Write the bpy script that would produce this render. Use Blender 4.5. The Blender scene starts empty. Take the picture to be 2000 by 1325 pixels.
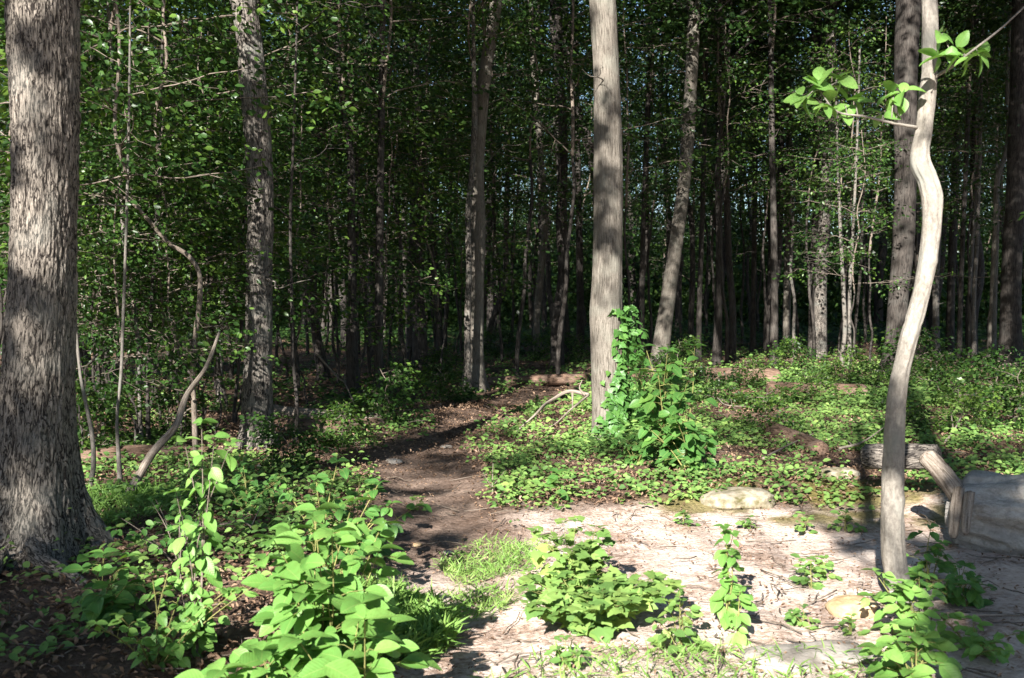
import bpy, math, random
import numpy as np
from mathutils import Vector
R = math.radians
sc = bpy.context.scene
col = sc.collection
rng = np.random.default_rng(7)

# ------------------------------------------------------------ camera, sky, sun
HFOV = 52.0; F = 1000 / math.tan(R(HFOV / 2)); EYE = 1.6; HOR = 600.0
PITCH = math.atan((662.5 - HOR) / F)
cam = bpy.data.cameras.new("camera"); camo = bpy.data.objects.new("camera", cam); col.objects.link(camo)
camo.location = (0, 0, EYE); camo.rotation_euler = (math.pi / 2 - PITCH, 0, 0)
cam.sensor_width = 36; cam.lens = 18 / math.tan(R(HFOV / 2)); cam.clip_start = 0.05; cam.clip_end = 2000
cam.dof.use_dof = True; cam.dof.focus_distance = 11.0; cam.dof.aperture_fstop = 5.0
sc.camera = camo
SUN_EL, SUN_AZ = R(27), R(18)
SUN = np.array([-math.sin(SUN_AZ) * math.cos(SUN_EL), -math.cos(SUN_AZ) * math.cos(SUN_EL), math.sin(SUN_EL)])
w = bpy.data.worlds.new("World"); sc.world = w; w.use_nodes = True
nt = w.node_tree; nt.nodes.clear()
sky = nt.nodes.new("ShaderNodeTexSky"); sky.sky_type = 'NISHITA'; sky.sun_disc = False
sky.sun_elevation = SUN_EL; sky.sun_rotation = R(198); sky.air_density = 1.0; sky.dust_density = 0.4; sky.ozone_density = 2.5
bg = nt.nodes.new("ShaderNodeBackground"); bg.inputs[1].default_value = 0.05
wo = nt.nodes.new("ShaderNodeOutputWorld"); nt.links.new(sky.outputs[0], bg.inputs[0]); nt.links.new(bg.outputs[0], wo.inputs[0])
sun = bpy.data.lights.new("sun", 'SUN'); sun.energy = 5.0; sun.angle = R(0.5); sun.color = (1.0, 0.965, 0.90)
suno = bpy.data.objects.new("sun", sun); col.objects.link(suno)
suno.rotation_euler = Vector(SUN).to_track_quat('Z', 'Y').to_euler(); suno.location = (-10, -30, 20)
sc.view_settings.view_transform = 'Standard'; sc.view_settings.look = 'None'
sc.view_settings.exposure = 1.87; sc.view_settings.gamma = 1.0; sc.view_settings.use_curve_mapping = False
cy = sc.cycles
cy.max_bounces = 5; cy.diffuse_bounces = 1; cy.glossy_bounces = 2; cy.transmission_bounces = 3; cy.transparent_max_bounces = 4
cy.use_denoising = True; cy.sample_clamp_indirect = 4; cy.caustics_reflective = False; cy.caustics_refractive = False

# ------------------------------------------------------------ noise, ground height, pixel to place
def _h(ix, iy, iz, s):
    n = (ix.astype(np.int64) * 374761393 + iy.astype(np.int64) * 668265263 + iz.astype(np.int64) * 2147483647 + s * 144269) & 0xffffffff
    n = ((n ^ (n >> 13)) * 1274126177) & 0xffffffff
    return ((n ^ (n >> 16)) & 0xffff) / 65535.0
def vn(x, y, z=None, s=0):
    x = np.asarray(x, float); y = np.asarray(y, float); z = np.zeros_like(x) if z is None else np.asarray(z, float)
    ix, iy, iz = np.floor(x), np.floor(y), np.floor(z); fx, fy, fz = x - ix, y - iy, z - iz
    fx, fy, fz = [f * f * (3 - 2 * f) for f in (fx, fy, fz)]
    r = 0
    for a in (0, 1):
        for b in (0, 1):
            for c in (0, 1):
                r = r + _h(ix + a, iy + b, iz + c, s) * (fx if a else 1 - fx) * (fy if b else 1 - fy) * (fz if c else 1 - fz)
    return r
def fbm(x, y, z=None, s=0, o=4):
    r = 0; a = 0.5; t = 0
    for i in range(o):
        k = 2.03 ** i
        r = r + a * vn(x * k, y * k, None if z is None else z * k, s + i); t += a; a *= 0.5
    return r / t
def flat(px, py):
    d = EYE * F / (py - HOR); return ((px - 1000) / F * d, d)
PATH = np.array([flat(*p) for p in [(930, 1900), (890, 1325), (850, 1130), (845, 1000), (815, 905), (870, 850), (960, 800), (1050, 765), (1120, 742), (1230, 722), (1400, 700)]])
def path_dist(x, y):
    best = np.full(np.shape(x), 1e9)
    for a, b in zip(PATH[:-1], PATH[1:]):
        ab = b - a; t = np.clip(((x - a[0]) * ab[0] + (y - a[1]) * ab[1]) / (ab @ ab), 0, 1)
        best = np.minimum(best, np.hypot(x - a[0] - t * ab[0], y - a[1] - t * ab[1]))
    return best
def ss(a, b, v): 
    t = np.clip((v - a) / (b - a), 0, 1); return t * t * (3 - 2 * t)
def gh(x, y):
    x = np.asarray(x, float); y = np.asarray(y, float)
    far = ss(6, 40, np.hypot(x, y))
    h = (fbm(x * .22 + 9, y * .22 + 4, s=3) - .5) * (.16 + .5 * far)
    h = h + (fbm(x * 1.3, y * 1.3, s=11, o=3) - .5) * .07
    h = h - .07 * (1 - ss(.1, .6, path_dist(x, y)))
    h = h + .10 * ss(8.0, 8.6, y + .25 * np.sin(x * 2.1)) * ss(.8, 1.8, x)      # low ledge where the bare earth ends
    return h
_c, _s = math.cos(PITCH), math.sin(PITCH)
def ray(px, py):
    a = (px - 1000) / F; b = -(py - 662.5) / F
    return np.array([a, _c + b * _s, -_s + b * _c])
def P(px, py, d):
    v = ray(px, py); return np.array([0, 0, EYE]) + v * (d / v[1])
def G(px, py):
    v = ray(px, py); t = np.concatenate([np.arange(2, 20, .03), np.arange(20, 110, .15)]); q = v[None] * t[:, None]
    p = q[int(np.argmax(EYE + q[:, 2] < gh(q[:, 0], q[:, 1])))]
    return np.array([p[0], p[1], float(gh(p[0], p[1]))])

# ------------------------------------------------------------ mesh and object helpers
def norm(a): return a / np.maximum(np.linalg.norm(a, axis=-1, keepdims=True), 1e-9)
def mesh(name, parts, mat, smooth=True):
    """parts: list of (V, [face arrays], bk)"""
    Vs, fs, bk, off = [], [], [], 0
    for V, FL, B in parts:
        V = np.asarray(V, float); Vs.append(V); bk.append(np.asarray(B, float))
        for f in FL: fs.append(np.asarray(f, np.int64) + off)
        off += len(V)
    V = np.concatenate(Vs); B = np.concatenate(bk)
    me = bpy.data.meshes.new(name)
    me.vertices.add(len(V)); me.vertices.foreach_set('co', V.astype(np.float32).ravel())
    li = np.concatenate([f.ravel() for f in fs]); tot = np.concatenate([np.full(len(f), f.shape[1]) for f in fs])
    st = np.concatenate([[0], np.cumsum(tot)[:-1]])
    me.loops.add(len(li)); me.loops.foreach_set('vertex_index', li.astype(np.int32))
    me.polygons.add(len(tot)); me.polygons.foreach_set('loop_start', st.astype(np.int32))
    if smooth: me.polygons.foreach_set('use_smooth', np.ones(len(tot), bool))
    me.update(calc_edges=True)
    at = me.attributes.new('bk', 'FLOAT_VECTOR', 'POINT'); at.data.foreach_set('vector', B.astype(np.float32).ravel())
    me.materials.append(mat)
    return me
def link(name, me, parent=None, loc=(0, 0, 0), rz=0, scale=1):
    o = bpy.data.objects.new(name, me); col.objects.link(o); o.parent = parent
    o.location = loc; o.rotation_euler = (0, 0, rz); o.scale = (scale,) * 3 if np.isscalar(scale) else scale
    return o
def tag(o, label, cat, group=None, kind=None):
    if label: o['label'] = label
    if cat: o['category'] = cat
    if group: o['group'] = group
    if kind: o['kind'] = kind
    return o
def thing(name, label, cat, loc, group=None, rz=0, scale=1):
    o = bpy.data.objects.new(name, None); col.objects.link(o); o.location = loc; o.rotation_euler = (0, 0, rz); o.scale = (scale,) * 3
    o.empty_display_size = .2
    return tag(o, label, cat, group)
def spline(pts, n):
    pts = np.asarray(pts, float); 
    if len(pts) < 3:
        t = np.linspace(0, 1, n)[:, None]; return pts[0] * (1 - t) + pts[-1] * t
    d = np.concatenate([[0], np.cumsum(np.linalg.norm(np.diff(pts[:, :3], axis=0), axis=1))])
    q = np.linspace(0, d[-1], n); out = np.empty((n, pts.shape[1]))
    m = np.gradient(pts, d, axis=0)
    k = np.clip(np.searchsorted(d, q, side='right') - 1, 0, len(d) - 2); h = (d[k + 1] - d[k]); t = ((q - d[k]) / h)[:, None]; h = h[:, None]
    return (2 * t**3 - 3 * t**2 + 1) * pts[k] + (t**3 - 2 * t**2 + t) * h * m[k] + (-2 * t**3 + 3 * t**2) * pts[k + 1] + (t**3 - t**2) * h * m[k + 1]
def tube(pts, rad, sides=8, disp=None, cap=True):
    pts = np.asarray(pts, float); n = len(pts); rad = np.asarray(rad, float)
    T = norm(np.gradient(pts, axis=0))
    ref = np.array([0, 1., 0]) if abs(T[0][1]) < .8 else np.array([1., 0, 0])
    N = np.empty_like(T); u = ref
    for i in range(n):
        u = u - T[i] * (u @ T[i]); u = u / max(np.linalg.norm(u), 1e-9); N[i] = u
    B = np.cross(T, N)
    a = np.linspace(0, 2 * math.pi, sides, endpoint=False)
    L = np.concatenate([[0], np.cumsum(np.linalg.norm(np.diff(pts, axis=0), axis=1))])
    ca, sa = np.cos(a)[None, :, None], np.sin(a)[None, :, None]
    D = N[:, None, :] * ca + B[:, None, :] * sa
    bk = np.stack(np.broadcast_arrays(np.cos(a)[None] * rad[:, None], np.sin(a)[None] * rad[:, None], L[:, None]), -1)
    rr = np.broadcast_to(rad[:, None], (n, sides)).copy()
    if disp is not None: rr = rr + disp(a[None], L[:, None], rad[:, None])
    V = (pts[:, None] + D * rr[..., None]).reshape(-1, 3)
    i = np.arange(n - 1)[:, None] * sides; j = np.arange(sides)[None]; j2 = (j + 1) % sides
    Fq = np.stack([i + j, i + j2, i + sides + j2, i + sides + j], -1).reshape(-1, 4)
    fl = [Fq]; bk = bk.reshape(-1, 3)
    if cap:
        V = np.vstack([V, pts[0], pts[-1]]); bk = np.vstack([bk, [0, 0, 0], [0, 0, L[-1]]]); jj = np.arange(sides)
        fl.append(np.stack([(jj + 1) % sides, jj, np.full(sides, n * sides)], -1))
        fl.append(np.stack([(n - 1) * sides + jj, (n - 1) * sides + (jj + 1) % sides, np.full(sides, n * sides + 1)], -1))
    return V, fl, bk
# leaf templates: (across, along, up)
def oval(st, hw, bend=.12, fold=.12):
    V, Fq, Ft = [], [], []; n = len(st)
    for t in st: V.append((0, t, -bend * t * t))
    for i in range(1, n - 1): V.append((-hw[i], st[i], -bend * st[i]**2 + fold * hw[i] * 2))
    for i in range(1, n - 1): V.append((hw[i], st[i], -bend * st[i]**2 + fold * hw[i] * 2))
    Lf = lambda i: n + i - 1; Rt = lambda i: n + (n - 2) + i - 1
    Ft += [(0, 1, Lf(1)), (0, Rt(1), 1), (n - 2, n - 1, Lf(n - 2)), (n - 1, n - 2, Rt(n - 2))]
    for i in range(1, n - 2): Fq += [(i, i + 1, Lf(i + 1), Lf(i)), (i + 1, i, Rt(i), Rt(i + 1))]
    return np.array(V, float), [np.array(Fq).reshape(-1, 4), np.array(Ft)]
DIAM = (np.array([(0, 0, 0), (-.3, .5, .07), (0, 1, -.06), (.3, .5, .07)], float), [np.array([[0, 3, 2, 1]])])
OVAL = oval([0, .22, .5, .78, 1], [0, .25, .31, .19, 0])
BIG = oval([0, .06, .16, .3, .45, .6, .74, .86, .95, 1], [0, .09, .2, .29, .325, .30, .24, .16, .075, 0], .22, .16)
LEAF5 = oval([0, .3, .68, 1], [0, .27, .24, 0], .15, .12)
CURL = oval([0, .2, .5, .8, 1], [0, .16, .24, .12, 0], -.5, .9)
BLADE = oval([0, .3, .7, 1], [0, .05, .035, 0], .5, .1)
def lobed():
    r = [(-90, .12), (-62, .42), (-30, .36), (-8, .62), (18, .42), (48, .52), (60, .50), (72, .55), (90, .8)]
    pts = [(0, .35, 0)]
    out = [(math.cos(R(a)) * q, .35 + math.sin(R(a)) * q) for a, q in r]
    out = out + [(-x, y) for x, y in out[-2:0:-1]]
    for x, y in out: pts.append((x, y, -.25 * (x * x + (y - .35)**2) + .04 * math.sin(9 * x + 5 * y)))
    n = len(out); f = [(0, 1 + i, 1 + (i + 1) % n) for i in range(n)]
    return np.array(pts, float), [np.array(f)]
LOBE = lobed()
def leaves(tpl, pos, dr, nr, size):
    T, FL = tpl; pos = np.asarray(pos, float); n = len(pos); size = np.broadcast_to(np.asarray(size, float), (n,))
    y = norm(np.asarray(dr, float)); z = norm(nr - y * (nr * y).sum(-1, keepdims=True)); x = np.cross(y, z)
    L = T[None] * size[:, None, None]
    V = pos[:, None] + L[..., 0:1] * x[:, None] + L[..., 1:2] * y[:, None] + L[..., 2:3] * z[:, None]
    k = len(T); o = (np.arange(n) * k)[:, None, None]
    return V.reshape(-1, 3), [(f[None] + o).reshape(-1, f.shape[1]) for f in FL if len(f)], np.tile(T, (n, 1))
def rand_dir(n, r=rng): return norm(r.normal(size=(n, 3)))

# ------------------------------------------------------------ materials
def mat(name):
    m = bpy.data.materials.new(name); m.use_nodes = True; t = m.node_tree; t.nodes.clear()
    def N(k, **p):
        n = t.nodes.new('ShaderNode' + k)
        for a, b in p.items():
            if a == 'i':
                for kk, v in b.items():
                    if hasattr(v, 'is_linked') or isinstance(v, bpy.types.NodeSocket): t.links.new(v, n.inputs[kk])
                    else: n.inputs[kk].default_value = v
            else: setattr(n, a, b)
        return n
    out = N('OutputMaterial'); return m, t, N, out
def ramp(N, fac, stops):
    r = N('ValToRGB', i={0: fac}); e = r.color_ramp.elements
    while len(e) < len(stops): e.new(.5)
    for k, (p, c) in zip(e, stops): k.position = p; k.color = (*c, 1)
    return r.outputs[0]
def leaf_mat(name, cols, trans=.35, rough=.5, veins=False):
    m, t, N, out = mat(name)
    g = N('NewGeometry'); oi = N('ObjectInfo')
    gn = N('TexNoise', i={'Vector': g.outputs['Position'], 'Scale': 1.1, 'Detail': 3.})
    a0 = N('MapRange', i={0: gn.outputs[0], 1: .36, 2: .64, 3: 0., 4: .34})
    a = N('Math', operation='MULTIPLY_ADD', i={0: oi.outputs['Random'], 1: .12, 2: a0.outputs[0]})
    a2 = N('Math', operation='MULTIPLY_ADD', i={0: g.outputs['Random Per Island'], 1: .5, 2: a.outputs[0]})
    c = ramp(N, a2.outputs[0], cols)
    rough_n = rough
    nrm = None
    if veins:
        at = N('Attribute', attribute_name='bk'); sp = N('SeparateXYZ', i={0: at.outputs['Vector']})
        ab = N('Math', operation='ABSOLUTE', i={0: sp.outputs[0]})
        mid = N('MapRange', i={0: ab.outputs[0], 1: .0, 2: .022, 3: .45, 4: 0.}); 
        d = N('Math', operation='MULTIPLY_ADD', i={0: ab.outputs[0], 1: -.8, 2: sp.outputs[1]})
        wv = N('Math', operation='SINE', i={0: N('Math', operation='MULTIPLY', i={0: d.outputs[0], 1: 60.}).outputs[0]})
        bump = N('Bump', i={'Strength': .1, 'Distance': .004, 'Height': wv.outputs[0]}); nrm = bump.outputs[0]
        no = N('TexNoise', i={'Vector': at.outputs['Vector'], 'Scale': 5.})
        mx0 = N('Mix', data_type='RGBA', i={0: N('MapRange', i={0: no.outputs[0], 1: .45, 2: .75, 3: 0., 4: .35}).outputs[0], 6: c, 7: (.10, .13, .025, 1)})
        mx = N('Mix', data_type='RGBA', i={0: mid.outputs[0], 6: mx0.outputs[2], 7: (.30, .38, .12, 1)}); c = mx.outputs[2]
    b = N('BsdfPrincipled', i={'Base Color': c, 'Roughness': rough_n, 'Specular IOR Level': .3})
    if nrm: t.links.new(nrm, b.inputs['Normal'])
    hs = N('HueSaturation', i={'Hue': .485, 'Saturation': 1.15, 'Value': 1.25, 'Color': c})
    tr = N('BsdfTranslucent', i={0: hs.outputs[0]})
    s = N('MixShader', i={0: trans, 1: b.outputs[0], 2: tr.outputs[0]}); t.links.new(s.outputs[0], out.inputs[0])
    return m
def bark_mat(name, dark, light, sc_=30, stretch=.12, bump=.6, dist=.01, pale=None, patch=.0, furrow=.16):
    m, t, N, out = mat(name)
    at = N('Attribute', attribute_name='bk'); oi = N('ObjectInfo')
    mp = N('Mapping', i={'Vector': at.outputs['Vector'], 'Scale': (sc_, sc_, sc_ * stretch)})
    off = N('VectorMath', operation='ADD', i={0: mp.outputs[0], 1: N('VectorMath', operation='SCALE', i={0: (13., 7., 31.), 'Scale': oi.outputs['Random']}).outputs[0]})
    n1a = N('TexNoise', i={'Vector': off.outputs[0], 'Scale': .5, 'Detail': 3., 'Roughness': .5, 'Distortion': 1.3})
    rdg = N('Math', operation='ABSOLUTE', i={0: N('Math', operation='SUBTRACT', i={0: n1a.outputs[0], 1: .5}).outputs[0]})
    rd = N('MapRange', i={0: rdg.outputs[0], 1: 0., 2: .06, 3: furrow, 4: 0.})
    n1b = N('TexNoise', i={'Vector': off.outputs[0], 'Scale': 1.3, 'Detail': 7., 'Roughness': .7})
    n1 = N('Math', operation='SUBTRACT', i={0: n1b.outputs[0], 1: rd.outputs[0]})
    n2 = N('TexNoise', i={'Vector': at.outputs['Vector'], 'Scale': 3.5, 'Detail': 4.})
    n3 = N('TexNoise', i={'Vector': at.outputs['Vector'], 'Scale': 90., 'Detail': 3.})
    f = N('Math', operation='MULTIPLY_ADD', i={0: n3.outputs[0], 1: .25, 2: N('Math', operation='MULTIPLY', i={0: n1.outputs[0], 1: .85}).outputs[0]})
    c = ramp(N, f.outputs[0], [(.36, dark), (.66, light)])
    if pale:
        mx = N('Mix', data_type='RGBA', i={0: N('MapRange', i={0: n2.outputs[0], 1: .5, 2: .66, 3: 0., 4: patch}).outputs[0], 6: c, 7: (*pale, 1)}); c = mx.outputs[2]
    bp = N('Bump', i={'Strength': bump, 'Distance': dist, 'Height': f.outputs[0]})
    b = N('BsdfPrincipled', i={'Base Color': c, 'Roughness': .9, 'Specular IOR Level': .2, 'Normal': bp.outputs[0]}); t.links.new(b.outputs[0], out.inputs[0])
    return m
M = {}
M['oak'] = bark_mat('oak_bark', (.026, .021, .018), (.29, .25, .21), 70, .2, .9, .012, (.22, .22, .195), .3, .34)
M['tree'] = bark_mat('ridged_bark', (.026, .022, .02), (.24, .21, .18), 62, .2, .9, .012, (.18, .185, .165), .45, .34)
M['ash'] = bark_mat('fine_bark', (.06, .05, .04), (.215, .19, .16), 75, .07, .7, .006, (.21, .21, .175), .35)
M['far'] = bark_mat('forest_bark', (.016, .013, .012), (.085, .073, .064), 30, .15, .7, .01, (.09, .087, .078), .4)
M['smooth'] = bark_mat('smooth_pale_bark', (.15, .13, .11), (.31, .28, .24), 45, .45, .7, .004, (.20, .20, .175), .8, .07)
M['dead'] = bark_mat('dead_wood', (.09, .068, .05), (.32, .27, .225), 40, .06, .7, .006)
M['log'] = bark_mat('rotting_log', (.05, .03, .02), (.24, .155, .11), 26, .12, .9, .015, (.28, .21, .17), .5)
M['grey_log'] = bark_mat('barkless_grey_log', (.24, .22, .195), (.44, .41, .375), 22, .6, .9, .012, (.22, .205, .185), .5, .09)
M['twig'] = bark_mat('twig', (.08, .06, .045), (.24, .20, .165), 60, .2, .3, .003)
M['stem'] = bark_mat('green_stem', (.14, .15, .045), (.26, .24, .09), 60, .2, .2, .002)
G_ = lambda *c: c
M['canopy'] = leaf_mat('canopy_leaf', [(0, (.013, .031, .010)), (.4, (.027, .063, .016)), (.8, (.066, .122, .028)), (1, (.15, .20, .045))], .35, .36)
M['under'] = leaf_mat('understory_leaf', [(0, (.017, .043, .011)), (.5, (.042, .095, .021)), (.96, (.16, .26, .045)), (1, (.28, .28, .05))], .36, .36)
M['cover'] = leaf_mat('ground_cover_leaf', [(0, (.055, .12, .035)), (.4, (.13, .24, .06)), (.85, (.26, .38, .10)), (1, (.36, .38, .10))], .3, .58)
M['bright'] = leaf_mat('broad_leaf', [(0, (.10, .23, .05)), (.5, (.165, .33, .075)), (1, (.26, .43, .11))], .3, .42, True)
M['deep'] = leaf_mat('deep_green_leaf', [(0, (.045, .13, .035)), (.6, (.08, .20, .045)), (1, (.16, .30, .06))], .28, .36, True)
M['grass'] = leaf_mat('grass_blade', [(0, (.12, .24, .05)), (.5, (.19, .33, .075)), (1, (.34, .42, .14))], .3, .5)
M['litter'] = leaf_mat('dead_leaf', [(0, (.07, .04, .025)), (.35, (.17, .105, .065)), (.7, (.30, .20, .135)), (.95, (.42, .32, .24)), (.98, (.40, .18, .05)), (1, (.30, .06, .04))], .1, .8)

def ground_mat():
    m, t, N, out = mat('forest_floor')
    at = N('Attribute', attribute_name='bk'); sp = N('SeparateXYZ', i={0: at.outputs['Vector']})
    tc = N('TexCoord'); v = tc.outputs['Object']
    n1 = N('TexNoise', i={'Vector': v, 'Scale': 2.2, 'Detail': 8., 'Roughness': .65})
    n2 = N('TexNoise', i={'Vector': v, 'Scale': 28., 'Detail': 6., 'Roughness': .7})
    vo = N('TexVoronoi', i={'Vector': v, 'Scale': 38.})
    mx = N('Math', operation='MULTIPLY_ADD', i={0: n1.outputs[0], 1: .55, 2: N('Math', operation='MULTIPLY', i={0: n2.outputs[0], 1: .5}).outputs[0]})
    dirt = ramp(N, mx.outputs[0], [(.37, (.13, .08, .058)), (.45, (.37, .26, .20)), (.52, (.56, .435, .365)), (.64, (.72, .61, .53))])
    soil = ramp(N, mx.outputs[0], [(.36, (.045, .028, .02)), (.52, (.11, .07, .05)), (.66, (.24, .16, .115))])
    moss = ramp(N, n2.outputs[0], [(.35, (.09, .085, .022)), (.6, (.20, .165, .05))])
    a = N('Mix', data_type='RGBA', i={0: sp.outputs[0], 6: soil, 7: dirt})
    b = N('Mix', data_type='RGBA', i={0: sp.outputs[1], 6: a.outputs[2], 7: moss})
    h = N('Math', operation='MULTIPLY_ADD', i={0: vo.outputs[0], 1: .3, 2: n2.outputs[0]})
    bp = N('Bump', i={'Strength': .8, 'Distance': .03, 'Height': h.outputs[0]})
    s = N('BsdfPrincipled', i={'Base Color': b.outputs[2], 'Roughness': .95, 'Specular IOR Level': .15, 'Normal': bp.outputs[0]}); t.links.new(s.outputs[0], out.inputs[0])
    return m
M['ground'] = ground_mat()
def rock_mat(name, a, b):
    m, t, N, out = mat(name); tc = N('TexCoord')
    n = N('TexNoise', i={'Vector': tc.outputs['Object'], 'Scale': 9., 'Detail': 8., 'Roughness': .65})
    n2 = N('TexNoise', i={'Vector': tc.outputs['Object'], 'Scale': 60., 'Detail': 4.})
    c = ramp(N, n.outputs[0], [(.35, a), (.62, b)])
    bp = N('Bump', i={'Strength': .6, 'Distance': .01, 'Height': N('Math', operation='ADD', i={0: n.outputs[0], 1: n2.outputs[0]}).outputs[0]})
    s = N('BsdfPrincipled', i={'Base Color': c, 'Roughness': .85, 'Normal': bp.outputs[0]}); t.links.new(s.outputs[0], out.inputs[0]); return m
M['rock_y'] = rock_mat('sandstone', (.30, .19, .09), (.50, .37, .22))
M['rock_m'] = rock_mat('mossy_stone', (.085, .075, .022), (.36, .31, .24))
M['rock_g'] = rock_mat('grey_stone', (.16, .135, .11), (.38, .34, .30))

# ------------------------------------------------------------ ground
def bare(x, y):            # 1 on bare pale earth, 0 under growth
    p = 1 - ss(.28, .62, path_dist(x, y) + .35 * (fbm(x * 1.5, y * 1.5, s=21) - .5))
    edge = 8.1 + .7 * (fbm(x * .9, y * .9, s=22) - .5) + .12 * x
    a = (1 - ss(edge - .35, edge + .25, y)) * ss(-.55, .1, x + .5 * (fbm(x, y, s=23) - .5))
    a = a * (1 - .9 * ss(.15, .35, 7.2 - y) * 0)
    return np.clip(np.maximum(p * (1 - .75 * ss(9, 13, y)), a), 0, 1)
def moss(x, y):
    return ss(.36, .52, fbm(x * 2.2, y * 2.2, s=31)) * ss(7.3, 7.8, y) * (1 - ss(8.7, 9.2, y)) * ss(.9, 1.3, x) * (1 - ss(3.3, 3.8, x)) * .85
def axis(lo, hi, dlo, dhi, fine, grow=1.07):
    a = list(np.arange(dlo, dhi, fine)); s = fine
    while a[-1] < hi: s *= grow; a.append(a[-1] + s)
    s = fine
    while a[0] > lo: s *= grow; a.insert(0, a[0] - s)
    return np.array(a)
xs = axis(-420, 420, -5.5, 5.5, .035); ys = axis(-300, 500, 3.2, 15, .035)
X, Y = np.meshgrid(xs, ys); Z = gh(X, Y)
near = ss(0, 1, 1.5 - np.maximum(np.abs(X) / 9, np.abs(Y - 9) / 9) * 1.2)
Z = Z + near * ((fbm(X * 9, Y * 9, s=41, o=3) - .5) * .03 + (vn(X * 26, Y * 26, s=44) - .5) * .012)
ny, nx = X.shape; i = np.arange(ny - 1)[:, None] * nx; j = np.arange(nx - 1)[None]
fq = np.stack([i + j, i + j + 1, i + nx + j + 1, i + nx + j], -1).reshape(-1, 4)
bkg = np.stack([bare(X, Y) * (1 - .85 * (1 - ss(.4, .9, path_dist(X, Y))) * ss(5.6, 7.2, Y)), moss(X, Y), np.zeros_like(X)], -1).reshape(-1, 3)
tag(link('ground', mesh('ground', [(np.stack([X, Y, Z], -1).reshape(-1, 3), [fq], bkg)], M['ground'])), None, None, kind='structure')

# ------------------------------------------------------------ crowns (prototypes shared by the trees)
def limb_path(p0, az, L, rise, r, n=9, wob=.12):
    t = np.linspace(0, 1, n); d = np.array([math.cos(az), math.sin(az)])
    x = p0[0] + d[0] * L * t; y = p0[1] + d[1] * L * t; z = p0[2] + rise * (t ** .8)
    p = np.stack([x, y, z], -1); p[1:] += np.cumsum(r.normal(size=(n - 1, 3)) * wob * L / n, axis=0); return p
def crown(seed, H, Rad, nl, nsp, nlf, leaf, material, z0=0., lead=.06, shape='oval', spr=.55, tpl=DIAM, leader=True, low=.0):
    """branches mesh and crown mesh, local origin at crown base on the trunk axis"""
    r = np.random.default_rng(seed); br = []; C = []; A = []
    if leader:
        lp = np.stack([r.normal(0, .06, 9).cumsum() * (np.linspace(0, 1, 9) > 0), r.normal(0, .06, 9).cumsum(), np.linspace(0, H, 9)], -1); lp[0, :2] = 0
        lp = spline(lp, 24); br.append(tube(lp, np.linspace(lead, .008, 24), 7))
    else: lp = np.stack([np.zeros(9), np.zeros(9), np.linspace(0, H, 9)], -1)
    for k in range(nl):
        t = (k + r.random()) / nl; az = k * 2.4 + r.normal(0, .5)
        prof = {'oval': math.sin(math.pi * (.12 + .8 * t)) ** .7, 'flat': (1 - t * .55)}[shape]
        L = Rad * prof * (.65 + .5 * r.random()); p0 = lp[min(int(t * .93 * len(lp)), len(lp) - 1)]
        q = limb_path(p0, az, L, L * (.15 + .45 * r.random()) * (1 if shape == 'oval' else .6), r)
        q = spline(q, 14); br.append(tube(q, np.linspace(max(lead * .42 * (1 - .5 * t), .01), .004, 14), 5))
        for s in range(nsp):
            u = .25 + .78 * (s + r.random()) / nsp; p = q[min(int(u * 13), 13)]
            saz = az + r.normal(0, .9); off = np.array([math.cos(saz), math.sin(saz), r.normal(0, .25)]) * spr * (.3 + .9 * r.random()) * (1.4 - .5 * u)
            c = p + off + np.array([0, 0, r.normal(0, .12 * Rad * .5)])
            if r.random() < .5: br.append(tube(np.stack([p, (p + c) / 2 + r.normal(0, .04, 3), c + off * .5]), [.006, .004, .002], 3, cap=False))
            C.append(c); A.append(saz)
    C = np.array(C); A = np.array(A); n = len(C)
    ra = np.sqrt(r.random((n, nlf))) * spr * (.6 + .6 * r.random((n, 1))); th = r.random((n, nlf)) * 2 * math.pi
    lx = ra * np.cos(th) * 1.25; ly = ra * np.sin(th) * .7
    ca, sa = np.cos(A)[:, None], np.sin(A)[:, None]
    dx, dy = lx * ca - ly * sa, lx * sa + ly * ca
    tilt = r.normal(0, .25, (n, 1)); pz = -.18 * ra + tilt * lx + r.normal(0, .05, (n, nlf)) * (1 + spr)
    pos = (C[:, None] + np.stack([dx, dy, pz], -1)).reshape(-1, 3)
    out = np.stack([ca + .8 * dx / (spr + .01), sa + .8 * dy / (spr + .01), np.full((n, nlf), -.25)], -1).reshape(-1, 3) + r.normal(0, .45, (n * nlf, 3))
    nr = np.array([0, 0, 1.]) + SUN * .0 + r.normal(0, .8, (n * nlf, 3))
    cm = mesh('crown', [leaves(tpl, pos, out, nr, leaf * r.uniform(.6, 1.25, n * nlf))], material)
    return mesh('branches', br, M['twig'] if lead < .05 else M['far']), cm
CAN = [crown(100 + k, 9, 3.6 + .3 * k, 24, 13, 19, .155, M['canopy'], lead=.10, spr=.7, tpl=LEAF5) for k in range(4)]
UND = [crown(200 + k, 4.2, 1.9, 15, 10, 15, .09, M['under'], lead=.022, shape='flat', spr=.42, tpl=LEAF5) for k in range(4)]
UN2 = [crown(300 + k, 6.5, 2.3, 17, 9, 15, .11, M['canopy'], lead=.035, shape='flat', spr=.5, tpl=LEAF5) for k in range(3)]
SHR = [crown(400 + k, 1.1, .75, 12, 6, 16, .10, M['under'], lead=.010, shape='flat', spr=.25) for k in range(3)]

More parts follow.
